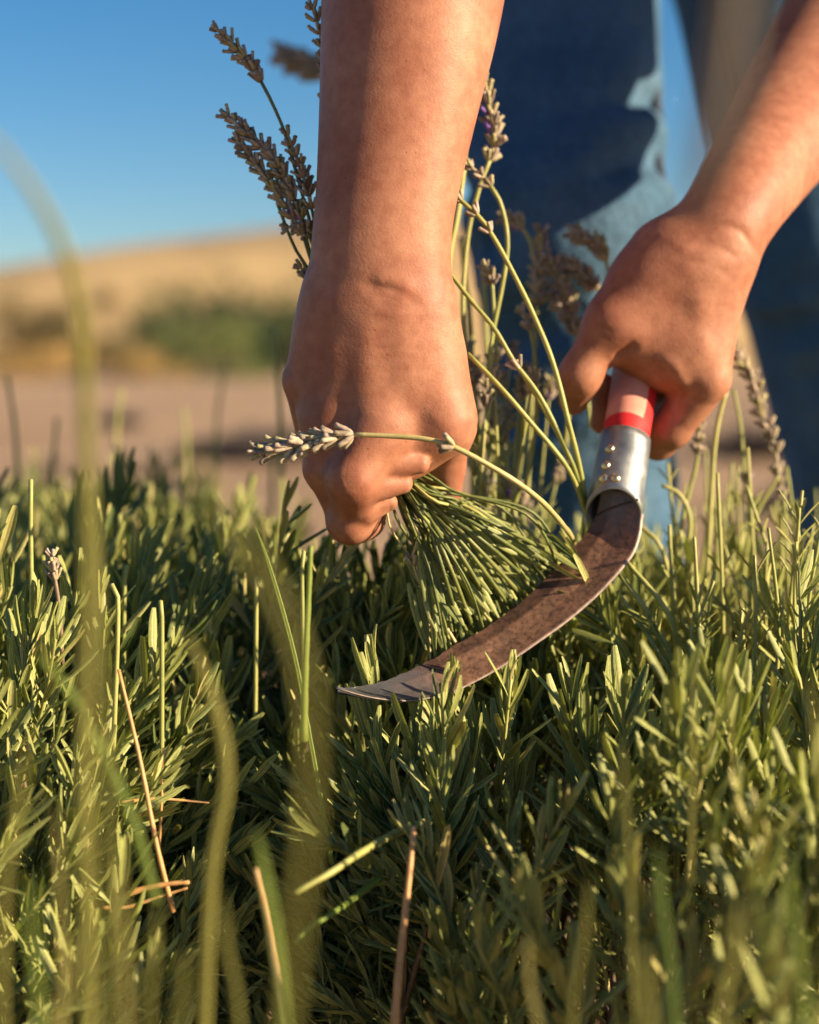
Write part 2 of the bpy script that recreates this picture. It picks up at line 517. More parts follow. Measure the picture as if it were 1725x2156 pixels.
def blade_strip(mb, P, W, nrm, rnd=0.5, fold=0.25):
    """a long leaf or grass blade following a path, with a keel and thickness"""
    P = np.asarray(P, float)
    k = len(P)
    T, _, _ = frames(P)
    nv = np.asarray(nrm, float)
    N = nv - T * (T @ nv)[:, None]
    N /= np.linalg.norm(N, axis=1)[:, None]
    S = np.cross(T, N)
    W = np.broadcast_to(np.asarray(W, float), (k,)) * 0.5
    us, hs = A([-1, -0.4, 0, 0.4, 1, 0.4, 0, -0.4]), A([0, 0.05, -fold, 0.05, 0, -0.18, -fold - 0.2, -0.18])
    V = P[:, None, :] + S[:, None, :] * (us[None, :, None] * W[:, None, None]) + N[:, None, :] * (hs[None, :, None] * W[:, None, None])
    c = len(us)
    tint = np.zeros((k, c, 3))
    tint[..., 0] = (us * 0.5 + 0.5)[None]
    tint[..., 1] = np.linspace(0, 1, k)[:, None]
    tint[..., 2] = rnd
    i, j = np.meshgrid(np.arange(k - 1), np.arange(c), indexing='ij')
    j2 = (j + 1) % c
    Q = np.stack([i * c + j, i * c + j2, (i + 1) * c + j2, (i + 1) * c + j], -1).reshape(-1, 4)
    mb.add(V.reshape(-1, 3), Q, tint.reshape(-1, 3))


def bud(mb, p, d, L, R, rnd, sides=6):
    """one calyx: a ribbed spindle, open and toothed at the tip"""
    d = unit(d)
    k = A([0.0, 0.15, 0.45, 0.8, 1.0])
    r = A([0.30, 0.72, 0.92, 0.80, 0.90]) * R
    tube(mb, p + d * (k * L)[:, None], r, sides, rnd)


def spike(mb, P, whorls=9, scale=1.0, seed=0, sides=6, keep=None):
    """lavender flower head along path P (base to tip); keep: list that receives each bud apart"""
    g = np.random.default_rng(seed)
    T, N, B = frames(P)
    k = len(P)
    tube(mb, P, 0.0009 * scale, 5, 0.6)
    gaps = np.concatenate([[0.0, 0.17], np.linspace(0.27, 0.985, whorls - 2)]) if whorls > 4 else np.linspace(0, 0.95, whorls)
    for wi, g0 in enumerate(gaps):
        f = g0 * (k - 1)
        i = min(int(f), k - 2)
        p = P[i] * (1 - f + i) + P[i + 1] * (f - i)
        t, nn, bb = T[i], N[i], B[i]
        cnt = 8 if wi < whorls - 3 else (6 if wi < whorls - 1 else 4)
        for c in range(cnt):
            a = 2 * math.pi * (c + 0.5 * (wi % 2)) / cnt + g.normal(0, 0.2)
            out = nn * math.cos(a) + bb * math.sin(a)
            tilt = g.uniform(0.30, 1.05)
            d = unit(t + out * tilt)
            L = g.uniform(0.0048, 0.0078) * scale * (0.75 if wi > whorls - 3 else 1)
            rnd = g.uniform(0, 0.93) if g.uniform() < 0.99 else 1.0
            tgt = mb
            if keep is not None:
                tgt = MB(); keep.append(tgt)
            bud(tgt, p + out * 0.0007 * scale, d, L, g.uniform(0.0009, 0.00140) * scale, rnd, sides)


# ------------------------------------------------------------------ signed-distance modelling of the body
class Field:
    def __init__(s, lo, hi, h):
        s.lo, s.h = np.asarray(lo, float), h
        s.n = np.ceil((np.asarray(hi) - s.lo) / h).astype(int) + 1
        s.d = np.full(s.n, 0.03, np.float32)
        s.ax = [(s.lo[k] + h * np.arange(s.n[k])).astype(np.float32) for k in range(3)]

    def sub(s, lo, hi):
        a = np.clip(((np.asarray(lo) - s.lo) / s.h).astype(int), 0, s.n)
        b_ = np.clip(((np.asarray(hi) - s.lo) / s.h).astype(int) + 2, 0, s.n)
        sl = tuple(slice(a[k], b_[k]) for k in range(3))
        X = [s.ax[k][sl[k]] for k in range(3)]
        return sl, X[0][:, None, None], X[1][None, :, None], X[2][None, None, :]

    def cone_dist(s, X, Y, Z, p0, r0, p1, r1, f0, f1):
        p0, p1 = np.asarray(p0, np.float32), np.asarray(p1, np.float32)
        ab = p1 - p0
        t = np.clip(((X - p0[0]) * ab[0] + (Y - p0[1]) * ab[1] + (Z - p0[2]) * ab[2]) / (ab @ ab + 1e-12), 0, 1)
        dx, dy, dz = X - (p0[0] + t * ab[0]), Y - (p0[1] + t * ab[1]), Z - (p0[2] + t * ab[2])
        f = f0 + t * (f1 - f0)
        q = np.sqrt(dx * dx + (dy / f) ** 2 + dz * dz)
        g = np.sqrt(dx * dx + (dy / (f * f)) ** 2 + dz * dz) + 1e-9
        return (q - (r0 + t * (r1 - r0))) * q / g

    def cone(s, p0, r0, p1, r1, k=0.004, f0=1.0, f1=None):
        f1 = f0 if f1 is None else f1
        mg = k + 4 * s.h
        lo = np.minimum(np.asarray(p0) - r0, np.asarray(p1) - r1) - mg
        hi = np.maximum(np.asarray(p0) + r0, np.asarray(p1) + r1) + mg
        sl, X, Y, Z = s.sub(lo, hi)
        if 0 in s.d[sl].shape:
            return
        d = s.cone_dist(X, Y, Z, p0, r0, p1, r1, f0, f1)
        a = s.d[sl]
        hh = np.maximum(k - np.abs(a - d), 0) / k
        s.d[sl] = np.minimum(a, d) - hh * hh * k * 0.25

    def groove(s, pts, depth, w):
        """cut (depth>0) or raise (depth<0) a soft line along a polyline"""
        for p0, p1 in zip(pts[:-1], pts[1:]):
            lo = np.minimum(p0, p1) - 3 * w
            hi = np.maximum(p0, p1) + 3 * w
            sl, X, Y, Z = s.sub(lo, hi)
            if 0 in s.d[sl].shape:
                continue
            q = s.cone_dist(X, Y, Z, p0, 0, p1, 0, 1, 1)
            s.d[sl] += depth * np.exp(-(q / w) ** 2)

    def crease(s, pts, depth, w, ymax):
        """a soft line followed on the viewer-side skin: distance measured across x and z only, fading at both ends"""
        pts = np.asarray(pts, float)
        lo, hi = pts.min(0) - 3 * w, pts.max(0) + 3 * w
        lo[1], hi[1] = s.lo[1], ymax
        sl, X, Y, Z = s.sub(lo, hi)
        if 0 in s.d[sl].shape:
            return
        best = np.full((X.shape[0], 1, Z.shape[2]), 1e3, np.float32)
        amp = np.zeros_like(best)
        m_ = len(pts) - 1
        for k, (p0, p1) in enumerate(zip(pts[:-1], pts[1:])):
            dx, dz = p1[0] - p0[0], p1[2] - p0[2]
            t = np.clip(((X - p0[0]) * dx + (Z - p0[2]) * dz) / (dx * dx + dz * dz + 1e-12), 0, 1)
            q = np.sqrt((X - p0[0] - t * dx) ** 2 + (Z - p0[2] - t * dz) ** 2)
            u = (k + t) / m_
            a = np.minimum(1, 4.5 * np.minimum(u, 1 - u) + 0.05)
            near = q < best
            best = np.where(near, q, best)
            amp = np.where(near, a, amp)
        s.d[sl] += depth * amp * np.exp(-(best / w) ** 2)

    def surface(s):
        """naive surface nets"""
        D = s.d
        ins = D < 0
        c = np.zeros(np.array(D.shape) - 1, np.int8)
        for dx in (0, 1):
            for dy in (0, 1):
                for dz in (0, 1):
                    c += ins[dx:D.shape[0] - 1 + dx, dy:D.shape[1] - 1 + dy, dz:D.shape[2] - 1 + dz]
        act = (c > 0) & (c < 8)
        ijk = np.argwhere(act)
        acc = np.zeros((len(ijk), 3)); cnt = np.zeros(len(ijk))
        offs = [(a, b_, c_) for a in (0, 1) for b_ in (0, 1) for c_ in (0, 1)]
        val = {o: D[ijk[:, 0] + o[0], ijk[:, 1] + o[1], ijk[:, 2] + o[2]] for o in offs}
        for o in offs:
            for ax in range(3):
                if o[ax] == 0:
                    o2 = tuple(1 if k == ax else o[k] for k in range(3))
                    v0, v1 = val[o], val[o2]
                    cross = (v0 < 0) != (v1 < 0)
                    t = np.where(cross, v0 / np.where(cross, v0 - v1, 1), 0)
                    pt = np.tile(np.array(o, float), (len(ijk), 1))
                    pt[:, ax] = t
                    acc += pt * cross[:, None]; cnt += cross
        V = s.lo + s.h * (ijk + acc / np.maximum(cnt, 1)[:, None])
        idx = -np.ones(act.shape, int)
        idx[act] = np.arange(len(ijk))
        quads = []
        for ax in range(3):
            a1, a2 = [(1, 2), (2, 0), (0, 1)][ax]
            sh0 = [slice(1, -1)] * 3
            lo_ = list(sh0); lo_[ax] = slice(0, D.shape[ax] - 1)
            hi_ = list(sh0); hi_[ax] = slice(1, D.shape[ax])
            e0, e1 = ins[tuple(lo_)], ins[tuple(hi_)]
            for flip, msk in ((False, e0 & ~e1), (True, ~e0 & e1)):
                w = np.argwhere(msk)
                if not len(w):
                    continue
                base = w.copy(); base[:, a1] += 1; base[:, a2] += 1
                def g(o1, o2):
                    q = base.copy(); q[:, a1] -= o1; q[:, a2] -= o2
                    return idx[q[:, 0], q[:, 1], q[:, 2]]
                Q = np.stack([g(1, 1), g(0, 1), g(0, 0), g(1, 0)], 1)
                if flip:
                    Q = Q[:, ::-1]
                quads.append(Q)
        Q = np.concatenate(quads)
        return V, Q[(Q >= 0).all(1)]


def hand_tools(base_y):
    def P(px, py, d=0.0):
        return at(px, py, base_y + d / 1000.0)

    def R(r, d=0.0):
        return r * (base_y + d / 1000.0) / F
    return P, R


# ================================================================== THE SETTING
def plain_grid(name, xs, ys, zf, material, kind='structure'):
    X, Y = np.meshgrid(xs, ys, indexing='ij')
    V = np.stack([X, Y, zf(X, Y)], -1).reshape(-1, 3)
    i, j = np.meshgrid(np.arange(len(xs) - 1), np.arange(len(ys) - 1), indexing='ij')
    k = len(ys)
    Q = np.stack([i * k + j, (i + 1) * k + j, (i + 1) * k + j + 1, i * k + j + 1], -1).reshape(-1, 4)
    mb = MB(); mb.add(V, Q)
    return mb.build(name, material, kind=kind)


def lump(X, Y, s, seed):
    g = np.random.default_rng(seed)
    z = 0
    for k in range(7):
        a = g.uniform(0, 6.28); fr = g.uniform(0.6, 1.8) / s
        z = z + np.sin(X * fr * math.cos(a) + Y * fr * math.sin(a) + g.uniform(0, 6.28))
    return z / 7


xs = np.concatenate([[-1500, -500, -150, -60], np.linspace(-25, 25, 130), [60, 150, 500, 1500]])
ys = np.concatenate([[-1500, -300, -60, -10], np.linspace(-3, 0.2, 8), np.geomspace(0.3, 60, 150), [110, 200, 500, 1500]])
plain_grid('ground', xs, ys, lambda X, Y: 0.045 * lump(X, Y, 0.35, 3) * np.clip(Y / 4, 0.2, 1) * (np.abs(X) < 30) * (Y < 70), M['soil'])


def hill_z(X, Y):
    u = (X * 120 / np.maximum(Y, 30) * F / 120 + CX)      # direction from the viewpoint
    crest = np.interp(X, [-120, -45, -29, -20, -9, -3, 6, 20, 40, 90], [3.0, 4.8, 7.0, 8.6, 10.2, 11.0, 10.6, 8.6, 6.2, 3.0])
    t = np.clip((Y - 58) / 70, 0, 1)
    s = t * t * (3 - 2 * t)
    back = np.clip((Y - 128) / 110, 0, 1)
    return crest * s * (1 - back * back * (3 - 2 * back)) + 0.30 * lump(X, Y, 6, 9) * s * (1 - back) - 0.05


plain_grid('hill', np.linspace(-130, 130, 140), np.linspace(52, 245, 90), hill_z, M['hill'])


def crown_mesh(name, seed, n, size, h=1.0, leafs=0.07):
    g = np.random.default_rng(seed)
    mb = MB()
    lobes = [(g.normal(0, 0.33, 3) * [1, 1, 0.6] + [0, 0, 0.45], g.uniform(0.22, 0.40)) for _ in range(9)]
    for i in range(n):
        c, r = lobes[g.integers(len(lobes))]
        d = unit(g.normal(size=3))
        p = c + d * r * g.uniform(0.6, 1.05)
        if p[2] < 0.02:
            p[2] = g.uniform(0.02, 0.2)
        dd = unit(d + g.normal(0, 0.7, 3))
        nn = unit(g.normal(size=3) + [0, 0, 0.6])
        s_ = np.cross(dd, nn)
        q = leafs * g.uniform(0.6, 1.3)
        V = A([p, p + dd * q * 0.5 + s_ * q * 0.28, p + dd * q, p + dd * q * 0.5 - s_ * q * 0.28]) * A([1, 1, h]) * size
        mb.add(V, [[0, 1, 2, 3]], np.full((4, 3), g.uniform()))
    return mb.mesh(name, smooth=False)


crowns = [crown_mesh('crown', 20 + i, 2600, 1.0) for i in range(3)]
tm = MB()
for a in range(5):
    g = np.random.default_rng(a)
    e = A([g.normal(0, 0.25), g.normal(0, 0.25), g.uniform(0.3, 0.6)])
    tube(tm, spline([A([0, 0, -0.05]), A([0, 0, 0.12]) + e * 0.2, e], 6), np.linspace(0.05, 0.015, 6), 6)
trunk_me = tm.mesh('trunk')
trunk_me.materials.append(M['bark'])


def shrub(px, py, Y, w, h, kind, material, label, cat='shrub', name='shrub', group=None, z=None):
    p = at(px, py, Y)
    zz = 0.0 if z is None else z
    o = empty(name, (p[0], Y, zz), label, cat, group)
    me = crowns[kind % 3].copy()
    me.materials.clear(); me.materials.append(material)
    c = bpy.data.objects.new('crown', me)
    c.scale = (w, w, h)
    link(c, o)
    t = bpy.data.objects.new('trunk', trunk_me)
    t.scale = (w, w, h)
    link(t, o)
    c.rotation_euler.z = t.rotation_euler.z = random.uniform(0, 6.28)
    return o


# shrubs at the foot of the hill (blurred): spread from left to right
G = 'shrubs at the foot of the hill'
shrub(415, 775, 46, 2.6, 2.5, 0, M['foliage'], 'darkest green shrub at the foot of the hill left of the forearm', group=G)
shrub(350, 775, 50, 1.8, 2.2, 1, M['foliage'], 'small dark shrub at the left end of the green hedge', group=G)
shrub(500, 778, 41, 1.7, 1.3, 2, M['foliage_pale'], 'low pale green shrub in front of the dark hedge', group=G)
shrub(530, 770, 54, 3.4, 3.0, 1, M['foliage'], 'broad dark shrub behind the low pale green one', group=G)
shrub(620, 770, 52, 3.0, 3.1, 0, M['foliage'], 'dark green shrub half hidden by the gathering hand', group=G)
shrub(230, 772, 48, 1.2, 1.0, 2, M['foliage'], 'small dark shrub between two dry grass tufts', group=G)
shrub(300, 775, 44, 1.1, 0.9, 0, M['foliage_dry'], 'golden dry grass tuft beside the dark hedge', 'dry grass', 'grass_tuft')
shrub(90, 775, 44, 1.9, 1.0, 1, M['foliage_dry'], 'wide golden dry grass tuft at the left edge below the hill', 'dry grass', 'grass_tuft')
shrub(30, 775, 47, 1.6, 0.8, 2, M['foliage_dry'], 'golden dry grass tuft cut by the left edge of the picture', 'dry grass', 'grass_tuft')
for px, Y, w, h, lab in ((110, 68, 2.3, 2.7, 'brown olive tree on the hillside near the left edge'),
                         (160, 66, 2.2, 2.2, 'brown olive tree on the hillside, right of its neighbour'),
                         (55, 72, 2.0, 2.6, 'leftmost of the brown trees on the hillside')):
    X = (px - CX) / F * Y
    shrub(px, 700, Y, w, h, 1, M['foliage_brown'], lab, 'tree', 'hill_tree', 'brown trees on the hillside', float(hill_z(A([X]), A([Y]))[0]) - 0.1)


for px, Y, w, h in ((40, 64, 1.5, .9), (250, 66, 1.8, 1.0), (330, 74, 1.7, .9), (420, 68, 2.0, 1.2), (480, 80, 1.6, .8), (560, 70, 2.2, 1.2), (620, 78, 1.8, 1.0), (205, 86, 1.5, .8), (660, 66, 2.0, 1.3)):
    X = (px - CX) / F * Y
    shrub(px, 700, Y, w, h, 2, M['foliage_brown'], 'low blurred brown scrub bush on the golden hillside', 'bush', 'scrub_bush', 'low scrub on the hillside', float(hill_z(A([X]), A([Y]))[0]) - 0.05)


def twig_dome(name, seed, n, mbox):
    g = np.random.default_rng(seed)
    for i in range(n):
        a, e = g.uniform(0, 6.28), g.uniform(0.1, 1.3)
        d = A([math.cos(a) * math.cos(e), math.sin(a) * math.cos(e), math.sin(e)])
        q = spline([d * 0.05, d * 0.55 + g.normal(0, 0.05, 3), d * g.uniform(0.85, 1.05) + g.normal(0, 0.07, 3)], 4)
        tube(mbox, q, np.linspace(0.02, 0.008, 4), 4, 0.5, False)


dm = MB(); twig_dome('twigs', 4, 420, dm)
dome_me = dm.mesh('dormant_bush'); dome_me.materials.append(M['dead_bush'])
for px, py, w, h, lab in ((570, 975, 0.34, 0.17, 'dark dormant lavender bush on the soil left of the gathering hand'),
                          (455, 972, 0.22, 0.12, 'small dark dormant bush on the bare soil, further left'),
                          (1600, 960, 0.30, 0.16, 'dark dormant lavender bush on the soil right of the sickle hand'),
                          (1690, 1085, 0.16, 0.10, 'dark dormant bush on the soil near the right edge'),
                          (250, 900, 0.2, 0.12, 'dark dormant bush far out on the soil at left')):
    Y = CAM_H / math.tan((py - CY) / F + PITCH)
    o = bpy.data.objects.new('dormant_bush', dome_me)
    o.location = ((px - CX) / F * Y, Y, 0.0)
    o.scale = (w, w, h)
    link(o, None, lab, 'bush', 'dormant bushes on the bare soil')

# ================================================================== THE PERSON
H = 0.0011
# ---- gathering hand and forearm (the person's right)
P, R = hand_tools(0.778)
f1 = Field(at(560, 1200, 0.70), at(1120, -330, 0.90), H)
f1.lo[1] = 0.72
f1 = Field((-0.075, 0.722, 0.335), (0.072, 0.868, 0.70), H)
chain = [(900, -350, 52, 205, .95), (868, 0, 24, 181, .92), (842, 200, 12, 160, .84), (815, 400, 4, 141, .76), (804, 500, 1, 139, .72), (800, 600, 0, 144, .66), (798, 690, 1, 160, .52)]
chain = [tuple(q) for q in spline(chain, 26)]
for a, b_ in zip(chain[:-1], chain[1:]):
    f1.cone(P(*a[:3]), R(a[3], a[2]), P(*b_[:3]), R(b_[3], b_[2]), 0.004, a[4], b_[4])


def seg(f, a, b_, k, f0=1.0, f1_=None):
    f.cone(P(a[0], a[1], a[2]), R(a[3], a[2]), P(b_[0], b_[1], b_[2]), R(b_[3], b_[2]), k, f0, f1_)


seg(f1, (798, 700, 2, 150), (812, 850, 3, 172), 0.012, .46, .40)
seg(f1, (730, 650, 2, 88), (640, 796, 6, 42), 0.011, .75, .9)
seg(f1, (770, 660, 0, 90), (702, 880, 0, 64), 0.010, .75, .9)
seg(f1, (810, 660, -2, 90), (800, 905, -5, 76), 0.010, .75, .85)
seg(f1, (850, 660, 0, 90), (926, 880, -1, 71), 0.010, .75, .9)
# thenar side seen at the right edge
seg(f1, (905, 760, 10, 70), (945, 900, 14, 52), 0.008)
# fingers: proximal phalanges down to the knuckles, then folded back under
seg(f1, (798, 905, -5, 74), (744, 1008, -13, 58), 0.007)
seg(f1, (744, 1008, -13, 57), (752, 1080, 6, 50), 0.003)
seg(f1, (702, 885, 1, 63), (690, 985, 0, 50), 0.006)
seg(f1, (690, 985, 2, 49), (738, 1085, 12, 46), 0.004)
seg(f1, (737, 1096, 4, 50), (764, 1090, 10, 50), 0.0022)
seg(f1, (736, 1050, 12, 46), (738, 1096, 8, 50), 0.003)
seg(f1, (640, 805, 7, 42), (668, 930, 18, 40), 0.004)
seg(f1, (668, 930, 18, 40), (705, 1010, 24, 38), 0.004)
seg(f1, (930, 890, -1, 66), (868, 940, 0, 38), 0.006)
seg(f1, (805, 972, -8, 44), (884, 976, -8, 22), 0.0016)
seg(f1, (780, 1018, -9, 44), (846, 1017, -6, 24), 0.0014)
seg(f1, (770, 1068, -2, 38), (818, 1058, -1, 20), 0.0014)
# thumb behind the bundle
seg(f1, (950, 900, 16, 48), (942, 985, 24, 36), 0.006)
seg(f1, (942, 985, 24, 35), (944, 1095, 28, 24), 0.004)
seg(f1, (900, 930, 24, 46), (905, 1000, 30, 34), 0.006)
seg(f1, (890, 930, 26, 44), (830, 1010, 30, 40), 0.006)


def surf(px, py, front):
    return P(px, py, front)


# wrist creases, tendon ridges, knuckle folds
def dors(py):
    return float(np.interp(py, [0, 400, 500, 600, 690, 760, 850, 900], [-14, -19, -20, -20, -18, -16, -17, -19]))


def gline(f, pts, depth, w):
    q = spline([P(x, y, -18) for x, y, dz in pts], 10)
    f.crease(q, depth * (.55 if depth > 0 else .6), w * 1.05, 0.775)


gline(f1, [(757, 602, 0), (790, 604, -1), (830, 612, 0), (862, 626, 1), (890, 636, 4)], 0.0013, 0.0019)
gline(f1, [(770, 616, 0), (820, 628, 0), (870, 642, 2), (905, 648, 5)], 0.0008, 0.0016)
gline(f1, [(790, 640, 0), (840, 648, 0), (890, 662, 3)], 0.0006, 0.0015)
gline(f1, [(780, 588, 0), (830, 592, 0), (880, 612, 3)], -0.0012, 0.0035)
for yy, dd in ((668, .0005), (682, .0004), (698, .0005), (712, .00035), (730, .00045), (752, .0003), (775, .0003)):
    gline(f1, [(755 + (yy - 670) * .2, yy, 1), (810, yy + 4, 0), (860, yy + 2, 1), (905, yy + 10, 4)], dd, 0.0014)
gline(f1, [(840, 560, 0), (850, 700, 0), (868, 860, 0)], -0.0012, 0.007)
gline(f1, [(780, 640, 0), (772, 760, 0), (765, 880, 0)], -0.0009, 0.006)
gline(f1, [(700, 700, 4), (690, 800, 2), (685, 880, 0)], -0.0008, 0.005)
for k_, (xx, yy) in enumerate(((722, 990), (720, 1002), (724, 1014), (728, 1026))):
    f1.crease([P(xx, yy, -20), P(xx + 34, yy + 3, -20)], 0.0003, 0.0012, 0.775)
f1.groove([P(800, 1105, -6), P(822, 1068, -3)], 0.001, 0.0018)
f1.groove([P(770, 1110, -8), P(806, 1075, -7)], 0.0008, 0.0015)
Vr, Qr = f1.surface()

# ---- sickle hand and forearm (the person's left)
P, R = hand_tools(0.845)
f2 = Field((0.052, 0.785, 0.365), (0.335, 1.088, 0.725), 0.0013)
chain = [(1834, -4, 190, 150, .95), (1692, 212, 100, 131, .95), (1600, 352, 40, 108, .93), (1535, 455, 4, 95, .9), (1480, 545, 0, 98, .82)]
chain = [tuple(q) for q in spline(chain, 20)]
for a, b_ in zip(chain[:-1], chain[1:]):
    f2.cone(P(*a[:3]), R(a[3], a[2]), P(*b_[:3]), R(b_[3], b_[2]), 0.004, a[4], b_[4])
seg(f2, (1470, 560, 0, 100), (1405, 690, 4, 128), 0.012, .78, .58)
seg(f2, (1490, 570, 0, 76), (1486, 792, -6, 53), 0.010)
seg(f2, (1430, 580, -2, 86), (1420, 745, -2, 66), 0.010)
seg(f2, (1395, 545, 2, 74), (1286, 674, -9, 47), 0.014)
seg(f2, (1286, 674, -9, 47), (1222, 790, -8, 43), 0.009)
seg(f2, (1222, 790, -8, 43), (1208, 842, 4, 32), 0.005)
seg(f2, (1335, 680, 0, 62), (1425, 742, -2, 62), 0.012)
seg(f2, (1400, 700, -4, 56), (1306, 700, -7, 48), 0.010)
seg(f2, (1360, 600, -2, 66), (1340, 700, -5, 54), 0.012)
seg(f2, (1486, 798, -4, 52), (1414, 900, 8, 43), 0.003)
seg(f2, (1414, 900, 8, 43), (1386, 930, 16, 38), 0.003)
seg(f2, (1480, 800, 14, 55), (1410, 890, 26, 48), 0.006)
seg(f2, (1386, 925, 18, 40), (1290, 880, 36, 34), 0.004)
seg(f2, (1272, 812, 20, 26), (1266, 892, 18, 22), 0.003)
seg(f2, (1400, 760, 28, 80), (1440, 830, 28, 60), 0.008)
for cr, dep, wd in (([(1462, 482), (1520, 474), (1565, 492), (1592, 535)], 0.0008, 0.0019), ([(1440, 512), (1500, 518), (1560, 548)], 0.0004, 0.0016), ([(1420, 545), (1490, 560), (1550, 590)], 0.0003, 0.0016),
                    ([(1294, 756), (1316, 736), (1342, 724)], 0.0016, 0.0022), ([(1352, 650), (1366, 690), (1385, 730)], 0.0007, 0.007), ([(1470, 600), (1476, 700), (1484, 770)], -0.0010, 0.006),
                    ([(1380, 745), (1420, 778), (1448, 830)], -0.0012, 0.0035), ([(1446, 845), (1424, 895)], 0.0008, 0.0018), ([(1262, 690), (1290, 700)], 0.0003, 0.0014), ([(1258, 704), (1284, 716)], 0.0003, 0.0014)):
    q = spline([P(x, y, -18) for x, y in cr], 10)
    f2.crease(q, dep, wd, 0.85)
Vl, Ql = f2.surface()

# ---- upper arms, torso, head: out of the frame, one field
fb = Field((-0.22, 0.62, 0.50), (0.58, 1.78, 1.36), 0.009)
SHR, SHL = A([-0.055, 1.08, 0.90]), A([0.36, 1.18, 0.95])
ELR, ELL = at(900, -350, 0.83), at(1834, -4, 1.035)
HIP, CH, NK = A([0.195, 1.46, 0.92]), A([0.155, 1.18, 1.00]), A([0.15, 1.03, 1.07])
fb.cone(ELR + [0, .006, .012], 0.036, SHR, 0.052, 0.02)
fb.cone(ELL + [0, .006, .012], 0.034, SHL, 0.052, 0.02)
fb.cone(SHR, 0.06, CH, 0.11, 0.04)
fb.cone(SHL, 0.06, CH, 0.11, 0.04)
fb.cone(CH, 0.115, CH * .4 + HIP * .6, 0.105, 0.05)
fb.cone(CH, 0.10, NK, 0.055, 0.04)
HD = NK + A([0, -0.12, 0.065])
fb.cone(NK, 0.052, HD, 0.05, 0.02)
fb.cone(HD + [0, 0.01, 0.03], 0.082, HD + [0, -0.03, -0.045], 0.055, 0.02)
fb.cone(HD + [0, -0.085, -0.02], 0.010, HD + [0, -0.092, -0.045], 0.014, 0.012)   # nose
for sx_ in (-1, 1):
    fb.cone(HD + [sx_ * 0.078, 0.01, 0.0], 0.016, HD + [sx_ * 0.08, 0.015, -0.03], 0.011, 0.006, 0.6)
    fb.groove([HD + [sx_ * 0.022, -0.078, 0.0], HD + [sx_ * 0.042, -0.07, 0.0]], 0.006, 0.013)
fb.groove([HD + [-0.025, -0.082, -0.075], HD + [0.025, -0.082, -0.075]], 0.004, 0.008)
Vb, Qb = fb.surface()
body = MB()
body.add(Vr, Qr); body.add(Vl, Ql); body.add(Vb, Qb)
person = body.build('person', M['skin'], origin=(0.25, 1.35, 0.0),
                    label='person in blue jeans bending forward, gathering lavender and holding a sickle', cat='person')
ORG = (0.25, 1.35, 0.0)


def part_of_person(V, Q, name, material):
    mb = MB(); mb.add(V, Q)
    return mb.build(name, material, person, origin=ORG, loc=(0, 0, 0))


# jeans
fj = Field((-0.03, 0.98, 0.03), (0.60, 1.66, 1.10), 0.006)
KR, AR, KL, AL = A([0.104, 1.12, 0.537]), A([0.150, 1.25, 0.06]), A([0.330, 1.37, 0.54]), A([0.475, 1.50, 0.06])
HR, HL = A([0.100, 1.37, 0.86]), A([0.285, 1.50, 0.90])
fj.cone(HIP, 0.135, HIP + [0, 0.03, 0.05], 0.135, 0.04)
fj.cone(HR, 0.09, KR, 0.063, 0.03)
fj.cone(KR, 0.062, KR * .55 + AR * .45, 0.061, 0.02)
fj.cone(KR * .55 + AR * .45, 0.061, AR, 0.054, 0.02)
fj.cone(HL, 0.09, KL, 0.070, 0.03)
fj.cone(KL, 0.074, KL * .55 + AL * .45, 0.068, 0.02)
fj.cone(KL * .55 + AL * .45, 0.068, AL, 0.056, 0.02)
g = np.random.default_rng(11)
for K_ in (KR, KL):
    for i in range(9):
        z0 = K_[2] - 0.12 + i * 0.026 + g.normal(0, .006)
        cx_ = K_[0] + (K_[2] - z0) * 0.10
        ph = g.uniform(-0.5, 0.5)
        rk = 0.062 if K_ is KR else 0.071
        pts = [A([cx_ + rk * math.sin(a), K_[1] - rk * math.cos(a) + max(0, z0 - K_[2]) * .9 + max(0, K_[2] - z0) * .25, z0 + 0.030 * math.sin(a * 1.3 + ph)]) for a in np.linspace(-1.3, 1.5, 8)]
        fj.groove(pts, (0.007 if i % 2 else -0.006) * g.uniform(0.6, 1.2), 0.010)
Vj, Qj = fj.surface()
part_of_person(Vj, Qj, 'jeans', M['denim'])
M['seam_or_shade'] = simple('denim_shade_line', (0.010, 0.020, 0.040), (0.025, 0.045, 0.075), 200)  # painted shade: dark tube down each leg stands for its shaded rim
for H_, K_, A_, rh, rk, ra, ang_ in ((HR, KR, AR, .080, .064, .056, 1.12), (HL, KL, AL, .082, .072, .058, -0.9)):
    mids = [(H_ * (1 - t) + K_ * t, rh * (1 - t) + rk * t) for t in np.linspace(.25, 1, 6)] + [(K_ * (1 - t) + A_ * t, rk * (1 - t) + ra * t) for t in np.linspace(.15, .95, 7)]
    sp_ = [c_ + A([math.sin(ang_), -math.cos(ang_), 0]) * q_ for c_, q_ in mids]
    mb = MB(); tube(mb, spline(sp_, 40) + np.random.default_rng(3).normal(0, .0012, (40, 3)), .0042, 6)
    sm_o = mb.build('seam_or_shade', M['seam_or_shade'], person, origin=ORG, loc=(0, 0, 0))
